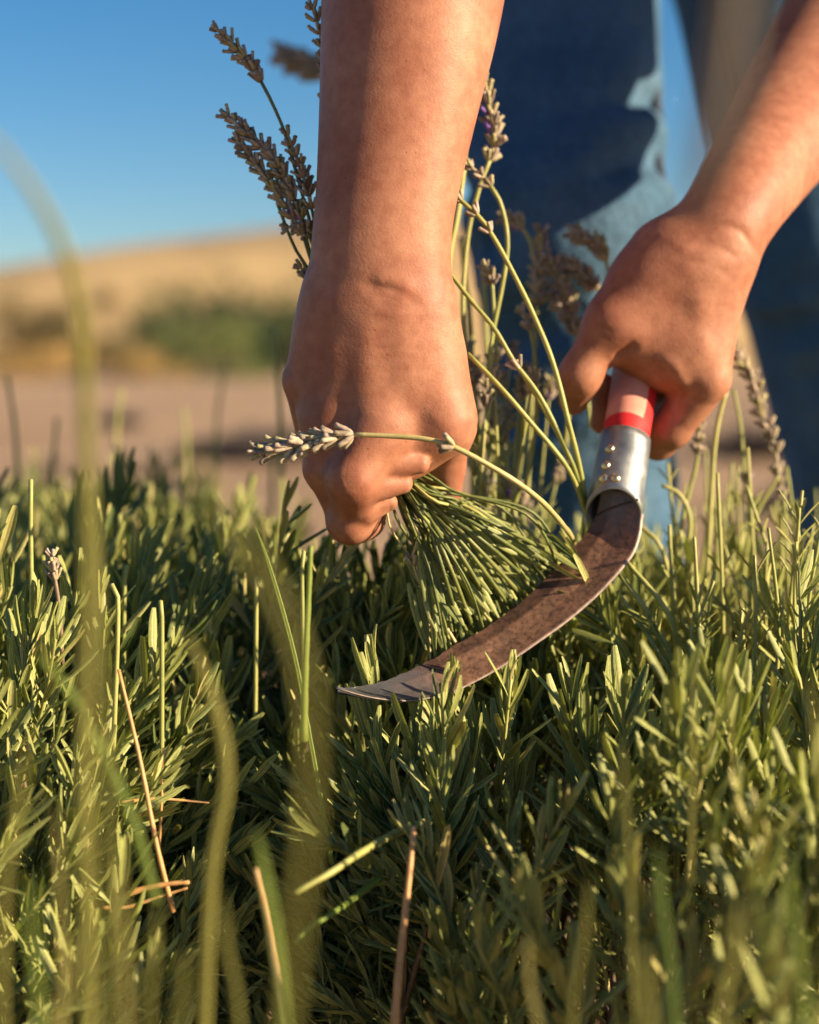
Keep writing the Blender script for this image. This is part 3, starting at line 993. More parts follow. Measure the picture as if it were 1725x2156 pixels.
# shirt: torso and short sleeves over the upper arms
fs = Field((-0.24, 0.80, 0.66), (0.60, 1.80, 1.22), 0.009)
fs.cone(ELR * .35 + SHR * .65, 0.064, SHR, 0.066, 0.02)
fs.cone(ELL * .70 + SHL * .30, 0.060, SHL, 0.066, 0.02)
fs.cone(SHR, 0.07, CH, 0.125, 0.04)
fs.cone(SHL, 0.07, CH, 0.125, 0.04)
fs.cone(CH, 0.128, HIP + [0, -0.02, 0.03], 0.142, 0.05)
Vs, Qs = fs.surface()
part_of_person(Vs, Qs, 'shirt', M['shirt'])
fh = Field(HD - [0.14, 0.16, 0.14], HD + [0.14, 0.20, 0.16], 0.006)
fh.cone(HD + [0, 0.03, 0.045], 0.087, HD + [0, 0.05, 0.0], 0.078, 0.03)
fh.cone(HD + [0, 0.09, 0.04], 0.05, HD + [0, 0.12, 0.02], 0.03, 0.03)
Vh, Qh = fh.surface()
part_of_person(Vh, Qh, 'hair', M['hair'])
for a_ in (AR, AL):
    fo = Field(a_ - [0.08, 0.26, 0.09], a_ + [0.08, 0.12, 0.09], 0.006)
    q0 = A([a_[0], a_[1] + 0.03, 0.045])
    fo.cone(q0, 0.045, q0 + [0, -0.08, -0.002], 0.042, 0.02)
    fo.cone(q0 + [0, -0.06, 0], 0.042, q0 + [0, -0.18, -0.012], 0.034, 0.02)
    fo.cone(q0, 0.045, q0 + [0, 0.0, 0.05], 0.045, 0.02)
    Vo, Qo = fo.surface()
    part_of_person(Vo, Qo, 'shoe', M['shoe'])

# ================================================================== THE SICKLE
P, R = hand_tools(0.845)
h_a, h_b = P(1356, 690, 40), P(1319, 912, -13)         # handle axis
f_b = P(1294, 1070, -37)                               # ferrule lip
sickle = empty('sickle', tuple(P(1319, 912, -8)), 'sickle with curved rusty blade, steel ferrule and red handle', 'sickle')
SORG = P(1319, 912, -8)


def spart(mb, name, material, parent=sickle, smooth=True):
    return mb.build(name, material, parent, origin=tuple(SORG) if parent is sickle else tuple(SORG), loc=(0, 0, 0), smooth=smooth)


ax_h = unit(h_a - h_b)
mb = MB()
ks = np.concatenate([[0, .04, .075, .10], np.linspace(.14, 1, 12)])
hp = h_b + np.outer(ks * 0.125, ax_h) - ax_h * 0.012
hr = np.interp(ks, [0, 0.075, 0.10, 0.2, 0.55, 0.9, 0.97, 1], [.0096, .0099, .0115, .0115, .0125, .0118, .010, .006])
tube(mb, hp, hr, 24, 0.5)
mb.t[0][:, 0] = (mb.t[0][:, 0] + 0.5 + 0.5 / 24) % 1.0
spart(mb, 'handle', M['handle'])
# ferrule: an open tube, hollow end towards the blade
ax_f = unit(f_b - h_b)
LF = np.linalg.norm(f_b - h_b)
T_, N_, B_ = ax_f, None, None
vdir = unit(A([0, 0, CAM_H]) - h_b)
N_ = unit(vdir - ax_f * np.dot(vdir, ax_f))            # towards the viewer side
B_ = np.cross(ax_f, N_)
mb = MB()
sd, kk = 40, 12
ang = np.linspace(0, 2 * math.pi, sd, endpoint=False)
rows = []
for layer, dr in ((0, 0.0), (1, -0.0013)):
    for i in range(kk):
        t = i / (kk - 1)
        r = np.interp(t, [0, 0.05, 0.5, 1.0], [0.0124, 0.0126, 0.0129, 0.0135]) + dr
        # lip is cut back on the viewer side: scooped to bare the tang
        cut = 0.010 * (0.5 + 0.5 * np.cos(ang)) ** 2
        L_ = (LF + 0.006 - cut) * t if True else 0
        rows.append(h_b + ax_f * (L_ * 0.94 + 0.0035)[:, None] + r * (np.cos(ang)[:, None] * N_ + np.sin(ang)[:, None] * B_))
V = np.concatenate(rows)
Q = []
for layer in (0, 1):
    for i in range(kk - 1):
        for j in range(sd):
            a0 = (layer * kk + i) * sd
            q = [a0 + j, a0 + (j + 1) % sd, a0 + sd + (j + 1) % sd, a0 + sd + j]
            Q.append(q if layer else q[::-1])
for j in range(sd):
    Q.append([(kk - 1) * sd + (j + 1) % sd, (kk - 1) * sd + j, (2 * kk - 1) * sd + j, (2 * kk - 1) * sd + (j + 1) % sd])
    Q.append([j, (j + 1) % sd, kk * sd + (j + 1) % sd, kk * sd + j])
mb.add(V, Q)
ferrule = spart(mb, 'ferrule', M['ferrule'])
for (px, py) in ((1283, 944), (1275, 978), (1270, 1008), (1297, 1006)):
    # rivet head on the ferrule wall, at the wall point seen there
    best, bp, bn = 1e9, None, None
    for t in np.linspace(0.1, 0.95, 40):
        for a_ in np.linspace(-1.5, 1.5, 60):
            o_ = math.cos(a_) * N_ + math.sin(a_) * B_
            p = h_b + ax_f * LF * t + o_ * 0.0131
            d3 = p - A([0, 0, CAM_H])
            zc = d3[1] * math.cos(PITCH) - d3[2] * math.sin(PITCH)
            u_ = CX + F * d3[0] / zc
            v_ = CY - F * (d3[1] * math.sin(PITCH) + d3[2] * math.cos(PITCH)) / zc
            e = (u_ - px) ** 2 + (v_ - py) ** 2
            if e < best:
                best, bp, bn = e, p, o_
    mb = MB()
    tube(mb, A([bp - bn * 0.0008, bp + bn * 0.0004, bp + bn * 0.0011, bp + bn * 0.0015]), A([0.0024, 0.0024, 0.0018, 0.0006]), 12)
    spart(mb, 'rivet', M['rivet'], ferrule)

# blade
outer = [(1350, 1040), (1352, 1068), (1348, 1097), (1345, 1124), (1332, 1163), (1306, 1198), (1262, 1246), (1218, 1286), (1174, 1321), (1130, 1352), (1086, 1383), (1042, 1411), (998, 1435), (954, 1456), (910, 1468), (866, 1475), (822, 1474), (770, 1466), (712, 1450)]
inner = [(1268, 1030), (1262, 1060), (1256, 1084), (1240, 1114), (1218, 1141), (1196, 1171), (1165, 1203), (1130, 1238), (1095, 1270), (1055, 1301), (1026, 1321), (998, 1338), (954, 1362), (925, 1380), (888, 1400), (845, 1421), (800, 1437), (755, 1446), (708, 1448)]
NB = 60
n0 = len(outer)
Yo = np.interp(np.linspace(0, 1, n0), [0, .15, .5, .8, 1], [.806, .800, .772, .750, .738])
Yi = np.interp(np.linspace(0, 1, n0), [0, .15, .5, .8, 1], [.812, .812, .788, .768, .742])
Po = spline([at(x, y, Y) for (x, y), Y in zip(outer, Yo)], 400)
Pi = spline([at(x, y, Y) for (x, y), Y in zip(inner, Yi)], 400)
sel = np.linspace(0, 399, NB).astype(int)
Po, Pi = Po[sel], Pi[sel]
gj = np.random.default_rng(5)
us = A([0.0, 0.10, 0.27, 0.32, 0.6, 0.9, 1.0])
mb = MB()
W_ = Po - Pi
Tt = np.gradient((Po + Pi) / 2, axis=0)
Nn = np.cross(Tt, W_); Nn /= np.linalg.norm(Nn, axis=1)[:, None]
if Nn[20][1] > 0:
    Nn = -Nn                                            # faces the viewer
th = A([0.0001, 0.0004, 0.0009, 0.0010, 0.0011, 0.0011, 0.0010])
nick = np.where(np.arange(NB) > 4, gj.normal(0, 0.00035, NB), 0)
front, back = [], []
for u_, t_ in zip(us, th):
    c = Pi + W_ * u_ + (unit(W_[20]) * nick[:, None] if u_ == 0 else 0)
    dish = 0.0016 * math.sin(math.pi * u_)
    front.append(c + Nn * (t_ - dish)); back.append(c - Nn * (t_ + dish))
ring = front + back[::-1]
kr = len(ring)
V = np.stack(ring, 1)
tint = np.zeros((NB, kr, 3))
tint[..., 0] = np.concatenate([us, us[::-1]])[None]
tint[..., 1] = np.linspace(0, 1, NB)[:, None]
i, j = np.meshgrid(np.arange(NB - 1), np.arange(kr), indexing='ij')
Q = np.stack([i * kr + j, (i + 1) * kr + j, (i + 1) * kr + (j + 1) % kr, i * kr + (j + 1) % kr], -1).reshape(-1, 4)
mb.add(V.reshape(-1, 3), Q, tint.reshape(-1, 3))
# the ground rim and the seam where the tang is folded
blade = spart(mb, 'blade', M['blade'], smooth=False)
blade['label'] = 'curved rusty blade with blue-grey sky reflection painted on its tip'
mb = MB()
tube(mb, Po[3:] + unit(W_[20]) * 0.0002, np.linspace(0.00115, 0.00025, NB - 3), 6)
spart(mb, 'blade_spine', M['edge'], blade)
mb = MB()
sa, sb = at(1256, 1084, 0.803), at(1344, 1052, 0.797)
tube(mb, spline([sa, (sa + sb) / 2 + A([0, 0, .0006]), sb], 8), 0.00065, 5)
spart(mb, 'seam_or_shade', simple('dark_seam', (0.01, 0.008, 0.007), (0.03, 0.02, 0.015), 80), blade)

# ================================================================== LAVENDER BUSHES
def shoot_mesh_parts(seed, hi=True, height=0.125):
    """returns stem MB and a list of leaf MBs for one leafy shoot standing at the origin"""
    g = np.random.default_rng(seed)
    lean = g.normal(0, 0.013, 2)
    Pp = spline([A([0, 0, 0]), A([lean[0] * .4, lean[1] * .4, height * .5]), A([lean[0], lean[1], height * .86])], 10)
    stem = MB()
    tube(stem, Pp, np.linspace(0.0013, 0.0007, 10), 5, g.uniform())
    leaves = []
    nodes = 14
    tone = g.uniform(0.1, 0.65)
    rot = g.uniform(0, 6.28)
    for k in range(nodes):
        f = 0.10 + 0.88 * (k / (nodes - 1)) ** 0.9
        i = min(int(f * 9), 8)
        p = Pp[i] * (1 - (f * 9 - i)) + Pp[i + 1] * (f * 9 - i)
        rot += math.pi / 2 + g.normal(0, 0.25)
        top = k / (nodes - 1)
        for s_ in range(2 if k < nodes - 1 else 3):
            a = rot + s_ * math.pi + g.normal(0, 0.2)
            out = A([math.cos(a), math.sin(a), 0])
            ang = math.radians(np.interp(top, [0, .4, .8, 1], [60, 40, 27, 9]) + g.normal(0, 7))
            d = A([0, 0, 1]) * math.cos(ang) + out * math.sin(ang)
            L = np.interp(top, [0, .3, .65, .9, 1], [0.018, 0.026, 0.030, 0.025, 0.015]) * g.uniform(0.75, 1.2)
            W = L * g.uniform(0.115, 0.165)
            nrm = -out * math.cos(ang) + A([0, 0, 1]) * math.sin(ang)
            lm = MB()
            leaf(lm, p, d, nrm, L, W, g.normal(0.05, 0.11), np.clip(tone + g.normal(0, .14), 0, 0.99), hi)
            leaves.append(lm)
            if 0.1 < top < 0.75 and g.uniform() < 0.4:      # small leaves in the axil
                lm = MB()
                d2 = unit(d + A([0, 0, 1]) * 0.7 + g.normal(0, .2, 3))
                leaf(lm, p + d2 * 0.001, d2, nrm, L * 0.5, W * 0.62, 0.05, np.clip(tone + 0.2 + g.normal(0, .1), 0, 0.99), hi)
                leaves.append(lm)
    return stem, leaves


def merged(stem, leaves):
    mb = MB()
    for q in [stem] + leaves:
        for v, f_, t in zip(q.v, q.f, q.t):
            pass
        V = np.concatenate(q.v)
        T = np.concatenate(q.t)
        off = mb.n
        mb.v.append(V); mb.t.append(T)
        for f_ in q.f:
            mb.f.append(f_ + off)
        mb.n += len(V)
    return mb


HI = [shoot_mesh_parts(100 + i, True, 0.105 + 0.03 * (i % 4) / 3) for i in range(12)]
LO = [merged(*shoot_mesh_parts(200 + i, False, 0.105 + 0.03 * (i % 4) / 3)) for i in range(8)]
LO = [(np.concatenate(m_.v), m_.f, np.concatenate(m_.t)) for m_ in LO]
HI_ME = []
for st_, lv_ in HI:
    me = merged(st_, lv_).mesh('leafy_shoot')
    me.materials.append(M['leaf'])
    HI_ME.append(me)


def gap_x(Y):
    return -0.066 * (Y / 0.7) - 0.002


def gap_w(Y):
    return np.interp(Y, [0.3, 0.45, 0.62, 0.72, 0.80, 0.9], [0.036, 0.050, 0.054, 0.042, -0.005, -0.03])


def canopy(X, Y):
    z = 0.322 + 0.012 * math.sin(X * 31 + 1.3) * math.sin(Y * 27) + 0.010 * math.sin(X * 67 + Y * 43)
    if X < gap_x(Y):
        z += np.interp(Y, [0.46, 0.60, 0.66, 0.74, 0.95, 1.3], [-0.06, -0.12, -0.07, 0.026, 0.022, 0.012])
    else:
        # hollow where the bundle is pulled up and cut
        z -= 0.048 * math.exp(-(((X - 0.03) / 0.075) ** 2 + ((Y - 0.745) / 0.065) ** 2))
        z += 0.030 * math.exp(-(((X - 0.0) / 0.10) ** 2 + ((Y - 0.89) / 0.06) ** 2))
        front = np.interp(Y, [0.46, 0.58, 0.64, 0.72], [-0.06, -0.13, -0.08, 0.0])     # steep near face of the bush
        z += front * np.interp(X, [0.02, 0.12], [1.0, 0.25])
        z += np.interp(X, [0.10, 0.20, 0.30], [0.0, 0.004, 0.008])
    dg = abs(X - gap_x(Y)) - gap_w(Y)
    z -= 0.05 * math.exp(-max(dg, 0) / 0.025) * (1 if Y < 0.86 else 0)
    return z


bushes = {}
bushes['left'] = empty('lavender_bush', (-0.30, 0.85, 0), 'lavender bush on the left of the dark gap, unharvested side', 'lavender bush', 'lavender bushes')
bushes['main'] = empty('lavender_bush', (0.12, 0.85, 0), 'lavender bush under the sickle, stems being cut', 'lavender bush', 'lavender bushes')
bushes['back'] = empty('lavender_bush', (-0.25, 1.35, 0), 'blurred lavender bush at left behind the gathering hand', 'lavender bush', 'lavender bushes')

spots = []
sp = 0.0245
for gy in np.arange(0.40, 1.72, sp):
    half = 0.255 * gy + 0.07
    for gx in np.arange(-half, half, sp):
        X, Y = gx + rng.normal(0, sp * .33), gy + rng.normal(0, sp * .33)
        if Y < 0.86 and abs(X - gap_x(Y)) < gap_w(Y):
            continue
        if Y > 1.10 + 0.05 * math.sin(X * 19) and X > -0.07:
            continue
        if Y > 1.50 + 0.06 * math.sin(X * 15) - 0.5 * max(0, X + 0.22):
            continue
        if X > -0.02 and Y < 0.50 - 0.25 * max(0, X - 0.05):
            continue
        near = 0.62 if X < 0.04 else 0.62 - (X - 0.04) * 1.1
        if Y < near and rng.uniform() < 0.80:
            continue
        if Y < 0.63 and -0.12 < X < 0.10 - 0.4 * max(0, Y - 0.5):
            continue
        if Y < 0.60 and X < -0.1 and not (Y < 0.48 and rng.uniform() < 0.3):
            continue
        if Y > 1.1 and rng.uniform() < 0.35:
            continue
        if -0.02 < X < 0.085 and 0.72 < Y < 0.80 and rng.uniform() < 0.45:
            continue
        if (X - 0.135) ** 2 + (Y - 1.19) ** 2 < 0.009:
            continue
        spots.append((X, Y))


def which(X, Y):
    if Y > 1.13:
        return 'back'
    return 'left' if X < gap_x(Y) else 'main'


entries = []
for X, Y in spots:
    key = which(X, Y)
    z = canopy(X, Y) + rng.normal(0, 0.012)
    cxy = {'left': (-0.30, 0.80), 'main': (0.12, 0.80), 'back': (-0.25, 1.3)}[key]
    tx, ty = (X - cxy[0]) * 0.9, (Y - cxy[1]) * 0.7
    dg = X - gap_x(Y)
    if Y < 0.9 and abs(dg) < 0.09:
        tx += -0.35 * math.copysign(1, dg) * math.exp(-(abs(dg) - gap_w(Y)) / 0.03)
    if 0.5 < Y < 0.70:
        ty -= 0.25
    tilt = A([np.clip(tx, -.5, .5) + rng.normal(0, .12), np.clip(ty, -.35, .35) + rng.normal(0, .10), 1.0])
    sc = rng.uniform(0.85, 1.2)
    entries.append((key, X, Y, z, unit(tilt), sc, rng.uniform(0, 6.28), rng.integers(1000)))


def in_view(X, Y, z):
    px = CX + F * X / Y
    py = HORIZON + F * (CAM_H - z) / Y
    return -60 < px < 1790 and py < 2150


def mat_of(tilt, rot, sc, loc):
    q = Vector((0, 0, 1)).rotation_difference(Vector(tilt))
    return Matrix.LocRotScale(Vector(loc), q @ Matrix.Rotation(rot, 3, 'Z').to_quaternion(), Vector((sc,) * 3))


fist3 = at(868, 1040, .79)
for i in range(64):
    px = rng.uniform(660, 1150)
    py, Y = rng.uniform(1140 if px < 880 else 1190, 1370), rng.uniform(.80, .88)
    p = at(px, py, Y)
    entries.append(('main', p[0], p[1], p[2], unit((fist3 - p) * .8 + A([0, 0, .06]) + rng.normal(0, .02, 3)), rng.uniform(.8, 1.1), rng.uniform(0, 6.28), rng.integers(1000)))
for px, py, Y in ((800, 1462, .725), (850, 1530, .72), (925, 1530, .725), (1010, 1480, .728), (1085, 1415, .735), (1215, 1345, .75)):
    p = at(px, py, Y)
    entries.append(('main', p[0], p[1], p[2], unit(A([rng.normal(0.1, .2), rng.normal(0, .12), 1])), rng.uniform(.9, 1.1), rng.uniform(0, 6.28), rng.integers(1000)))
for key, root in bushes.items():
    mine = [e for e in entries if e[0] == key]
    seen = sorted([e for e in mine if in_view(e[1], e[2], e[3])], key=lambda e: e[2])
    ids = {id(e) for e in seen[:300]}
    heroes = [] if key == 'back' else sorted([e for e in seen[:300] if 0.68 < e[2] < 0.78 and e[3] > 0.30], key=lambda e: abs(e[2] - 0.735))[:6]
    hero_ids = {id(e) for e in heroes}
    far = MB()
    for e in mine:
        _, X, Y, z, tilt, sc, rot, vid = e
        base = A([X, Y, z]) - A(tilt) * 0.11 * sc
        mw = mat_of(tilt, rot, sc, base - A(root.location))
        if id(e) in hero_ids:
            st_, lv_ = HI[vid % len(HI)]
            s_o = st_.build('leafy_shoot', M['stem'], root, loc=(0, 0, 0))
            s_o.matrix_local = mw
            for q in lv_:
                q.build('leaf', M['leaf'], s_o, loc=(0, 0, 0))
        elif id(e) in ids:
            o = bpy.data.objects.new('leafy_shoot', HI_ME[vid % len(HI_ME)])
            link(o, root)
            o.matrix_local = mw
        else:
            v, fs_, t = LO[vid % len(LO)]
            m3 = A(mw.to_3x3()); off = far.n
            far.v.append(v @ m3.T + A(mw.translation))
            t2 = t.copy(); t2[:, 2] = np.clip(t2[:, 2] + ((vid * 37) % 100) / 260 - 0.19, 0, .99)
            far.t.append(t2)
            for f_ in fs_:
                far.f.append(f_ + off)
            far.n += len(v)
    if far.n:
        far.build('foliage', M['leaf'], root, loc=(0, 0, 0), kind='stuff')
    # woody framework: twigs from the ground up to the shoots
    tw = MB()
    for e in mine:
        _, X, Y, z, tilt, sc, rot, vid = e
        b0 = A([X, Y, z]) - A(tilt) * 0.105 * sc
        loc0 = A(root.location)
        gx_ = loc0[0] + (X - loc0[0]) * 0.82
        gy_ = loc0[1] + (Y - loc0[1]) * 0.82
        q = spline([A([gx_, gy_, -0.01]), A([X * .6 + gx_ * .4, Y * .6 + gy_ * .4, b0[2] * .55]) + rng.normal(0, .008, 3), b0], 6)
        tube(tw, q - loc0, np.linspace(0.0026, 0.0012, 6), 5, rng.uniform(), False)
        for s_ in range(2):
            i = rng.integers(2, 5)
            d = unit(rng.normal(size=3) * [1, 1, .5] + [0, 0, .5])
            tube(tw, A([q[i], q[i] + d * .015, q[i] + d * rng.uniform(.02, .045) + [0, 0, .008]]) - loc0, A([.0011, .0009, .0005]), 4, rng.uniform(), False)
    tw.build('woody_twigs', M['twig'], root, loc=(0, 0, 0), kind='stuff')

# lower leaves inside the bushes: dim greenery down in the gap
for key in ('left', 'main'):
    root = bushes[key]
    low = MB()
    for i in range(420):
        Y = rng.uniform(0.72, 0.88)
        s_ = -1 if key == 'left' else 1
        X = gap_x(Y) + s_ * (max(gap_w(Y), 0.0) + rng.uniform(0.004, 0.06))
        if key == 'main' and rng.uniform() < 0.65:
            X, Y = rng.uniform(-0.03, 0.24), rng.uniform(0.50, 0.95)
            if X < 0.14 and Y < 0.68:
                continue
        if key == 'left' and rng.uniform() < 0.5:
            X, Y = rng.uniform(-0.28, -0.08), rng.uniform(0.60, 1.0)
        z = rng.uniform(0.08, 0.27)
        tilt = unit(A([-s_ * rng.uniform(0.2, 1.0), rng.normal(-.3, .3), 0.8]))
        if i % 5 == 0:
            Y = rng.uniform(0.74, 0.96)
            X = gap_x(Y) + s_ * rng.uniform(-0.01, 0.05)
            z = rng.uniform(0.12, 0.25)
        v, fs_, t = LO[rng.integers(len(LO))]
        mw = mat_of(tilt, rng.uniform(0, 6.28), rng.uniform(0.55, 0.9), A([X, Y, z]) - A(root.location) - A(tilt) * .06)
        off = low.n
        low.v.append(v @ A(mw.to_3x3()).T + A(mw.translation)); low.t.append(t)
        for f_ in fs_:
            low.f.append(f_ + off)
        low.n += len(v)
    low.build('inner_foliage', M['leaf'], root, loc=(0, 0, 0), kind='stuff')


# ------------------------------------------------------------------ flower stalks
def stem_leafpair(mb, p, t, seed, L=0.012):
    g = np.random.default_rng(seed)
    a = g.uniform(0, 6.28)
    for s_ in range(2):
        out = unit(np.cross(t, A([math.cos(a), math.sin(a), 0.3]))) * (1 if s_ else -1)
        leaf(mb, p, unit(t + out * 0.55), out, L * g.uniform(.8, 1.2), 0.0022, 0.1, g.uniform(.3, .9), True)


def stalk_parts(root, path, r=0.00125, smat='stem', sides=6, head=None, nodes=(), seed=0, loc=None, wh=9, hs=1.0, sep=False, n=26):
    """stem (+ bract buds at nodes) and an optional flower spike; head = list of points base to tip"""
    org = A(root.location) if root.parent is None else A([0, 0, 0])
    Ps = spline(path, n)
    g = np.random.default_rng(seed)
    mb = MB()
    tube(mb, Ps - org, np.linspace(r * 1.12, r * 0.85, n) * (1 + 0.05 * np.sin(np.arange(n) * 1.3)), sides, g.uniform())
    T, N, B = frames(Ps)
    mb.build('stem', M[smat], root, loc=(0, 0, 0))
    for f in nodes:
        i = int(f * (n - 1))
        nb = MB()
        for c in range(5):
            a = c * 1.256 + g.uniform(0, .5)
            out = N[i] * math.cos(a) + B[i] * math.sin(a)
            bud(nb, Ps[i] - org + out * r * .6, unit(T[i] + out * g.uniform(.35, .8)), g.uniform(.0045, .0065) * hs, .0012 * hs, g.uniform(0, .95))
        nb.build('bract_whorl', M['bud'], root, loc=(0, 0, 0))
    if head is not None:
        sm_ = MB()
        keep = [] if sep else None
        spike(sm_, spline(head, 24) - org, wh, hs, seed, 6, keep)
        so = sm_.build('flower_spike', M['bud'], root, loc=(0, 0, 0))
        if sep:
            for q in keep:
                q.build('calyx_bud', M['bud'], so, loc=(0, 0, 0))


def P3(lst, Y0=None):
    return [at(*p) if len(p) == 3 else at(p[0], p[1], Y0) for p in lst]


def stalk(label, path, Y0, head=None, group='lavender stems held in the gathering hand', **kw):
    pts = P3(path, Y0)
    o = empty('lavender_stalk', tuple(pts[0]), label, 'lavender', group)
    stalk_parts(o, pts, head=None if head is None else P3(head, Y0), **kw)
    return o


# the spike lying across the back of the hand
stalk('lavender spike lying sideways across the back of the gathering hand', [(1245, 1290, .835), (1228, 1200, .832), (1207, 1138, .814), (1185, 1105, .788), (1140, 1055, .748), (1080, 1010, .738), (1000, 963, .733), (940, 935, .732), (880, 922, .733), (800, 917, .734), (742, 915, .735)], None,
      head=[(744, 915, .735), (690, 926, .735), (620, 938, .736), (545, 952, .738)], nodes=(0.80,), seed=3, r=0.0013, wh=9, hs=1.2, sep=True, n=40, smat='stem_pale')
# heads rising behind the forearm at left
FIST = (862, 1030, .787)


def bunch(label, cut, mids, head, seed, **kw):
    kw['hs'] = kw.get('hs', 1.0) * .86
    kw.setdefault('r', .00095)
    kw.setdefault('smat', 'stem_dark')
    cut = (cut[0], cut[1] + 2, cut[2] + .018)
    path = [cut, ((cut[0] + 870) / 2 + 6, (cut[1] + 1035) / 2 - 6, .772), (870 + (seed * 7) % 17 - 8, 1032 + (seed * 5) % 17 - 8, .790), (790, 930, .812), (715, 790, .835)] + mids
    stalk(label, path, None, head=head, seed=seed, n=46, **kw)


bunch('tallest dark lavender spike left of the forearm, on a long bare stem', (1186, 1175, .792), [(665, 520, .805), (634, 400, .805), (600, 280, .805), (570, 210, .805), (550, 172, .805)], [(550, 172, .805), (528, 135, .805), (490, 95, .805), (457, 62, .805)], 11, wh=8, hs=1.05)
bunch('lavender spike with second highest tip left of the forearm', (1160, 1205, .79), [(672, 560, .805), (640, 470, .805), (612, 395, .805)], [(618, 405, .805), (580, 340, .805), (530, 290, .805), (478, 242, .805)], 12, wh=11, hs=1.12)
bunch('lavender spike below its longer neighbour, tip pointing left of the forearm', (1130, 1235, .787), [(670, 600, .805), (652, 540, .805), (638, 492, .805)], [(640, 495, .805), (600, 430, .805), (555, 365, .805), (498, 295, .805)], 13, wh=11, hs=1.12)
bunch('short upright lavender spike right beside the edge of the forearm', (1105, 1258, .785), [(674, 560, .805), (662, 470, .805), (655, 430, .805)], [(656, 440, .805), (645, 390, .805), (628, 340, .805), (605, 282, .805)], 14, wh=8, hs=1.05)
bunch('lavender spike in the thick of the cluster beside the forearm', (1078, 1280, .783), [(676, 620, .805), (655, 540, .805), (640, 480, .805)], [(646, 490, .805), (622, 430, .805), (600, 385, .805), (570, 330, .805)], 15, wh=8, hs=1.1)
bunch('lavender spike grazing the forearm edge at the top of the picture', (1050, 1300, .78), [(690, 500, .805), (690, 330, .805), (686, 200, .805)], [(688, 215, .805), (682, 130, .805), (672, 60, .805), (648, -10, .805)], 16, wh=9, hs=1.0)
bunch('bare lavender stem with a small dark whorl below the spike cluster', (1022, 1318, .778), [(664, 600, .805), (620, 520, .805), (585, 430, .805)], None, 17, nodes=(.80,))
bunch('short lavender stem ending in a dark bud at the wrist edge', (1000, 1330, .776), [(680, 640, .805), (658, 592, .805)], [(664, 600, .805), (650, 582, .805), (632, 562, .805)], 18, wh=4)
bunch('bent dark lavender spike at the foot of the cluster beside the wrist', (975, 1345, .775), [(676, 560, .805), (660, 492, .805)], [(662, 492, .805), (640, 482, .805), (606, 478, .805)], 19, wh=5)
# the rest of the cut bundle fanning out of the fist down to the blade
def bundle_end(f, past=0.010):
    """a point on the cutting edge (f: 0 heel .. 1 tip side), a little past and behind it"""
    k_ = 14 + f * 28
    i_ = int(k_)
    p = Pi[i_] * (1 - k_ + i_) + Pi[i_ + 1] * (k_ - i_)
    w_ = unit(W_[i_])
    return p + w_ * past - Nn[i_] * 0.004


for i in range(50):
    f = np.clip(i / 49 + rng.normal(0, .025), 0, 1)
    c3 = bundle_end(f, rng.uniform(.0005, .003)) + A([0, rng.uniform(0, .010), 0])
    bx, by = 896 - 62 * f + rng.normal(0, 12), 1012 + 66 * f + rng.normal(0, 9)
    top = at(bx, by, .786 + rng.normal(0, .004))
    midp = top * .45 + c3 * .55 + A([.008 - .011 * f + rng.normal(0, .0035), rng.normal(.006, .012), .007 - .004 * f + rng.normal(0, .003)])
    midp2 = top * .8 + c3 * .2 + A([.001, -.003, .003]) + rng.normal(0, .0015, 3)
    pts = [c3, midp, midp2, top, at(800, 940, .808), at(720, 800, .832)]
    o = empty('lavender_stalk', tuple(c3), 'bare cut lavender stem of the bundle fanning from the fist to the blade', 'lavender', 'bare stems of the cut bundle')
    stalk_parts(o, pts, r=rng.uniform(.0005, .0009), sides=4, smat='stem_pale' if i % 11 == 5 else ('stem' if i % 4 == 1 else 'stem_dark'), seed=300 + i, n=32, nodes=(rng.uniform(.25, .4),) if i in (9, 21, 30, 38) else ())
    for q_ in range(rng.integers(1, 5)):
        lm = MB()
        d0 = unit(c3 - midp2)
        base = midp2 + (c3 - midp2) * rng.uniform(.02, .30)
        if rng.uniform() < .4:
            d0 = -d0
            base = midp2 + (c3 - midp2) * rng.uniform(.72, .95)
        leaf(lm, base - A(o.location), unit(d0 + rng.normal(0, .13, 3)), A([rng.normal(0, .5), -1, .3]), rng.uniform(.024, .040), rng.uniform(.0022, .0040), rng.normal(0, .08), rng.uniform(.0, .45), True)
        lm.build('leaf', M['leaf'], o, loc=(0, 0, 0))

# loose stems right of the forearm
GL = 'loose lavender stems between the two hands'
stalk('straight green lavender stem from the ferrule up to budded nodes by the wrist', [(1285, 1290, .86), (1255, 1165, .84), (1236, 1075, .822), (1222, 990, .808), (1195, 880, .80), (1165, 765, .802), (1120, 655, .805), (1065, 545, .808), (1020, 470, .81), (985, 435, .812), (955, 408, .815)], None, group=GL, nodes=(.90, .945, .985), seed=21, n=48, r=.00135)
stalk('long lavender stem crossing to the wrist with a whorl halfway', [(1275, 1290, .86), (1258, 1165, .84), (1238, 1080, .822), (1205, 975, .806), (1140, 840, .80), (1085, 765, .80), (1040, 690, .80), (990, 630, .802), (940, 565, .806)], None, group=GL, nodes=(.74,), seed=22, n=44, r=.00135)
stalk('lavender stem running beside its twin into the ferrule', [(1300, 1290, .865), (1265, 1170, .845), (1240, 1085, .826), (1212, 990, .808), (1150, 870, .806), (1090, 770, .808), (1052, 715, .81)], None, group=GL, seed=23, r=.0012)
stalk('lowest lavender stem slanting from the back of the hand to the ferrule', [(1265, 1290, .855), (1255, 1160, .838), (1234, 1080, .82), (1195, 985, .802), (1110, 880, .795), (1040, 800, .795), (985, 745, .80)], None, group=GL, seed=24, r=.0013)
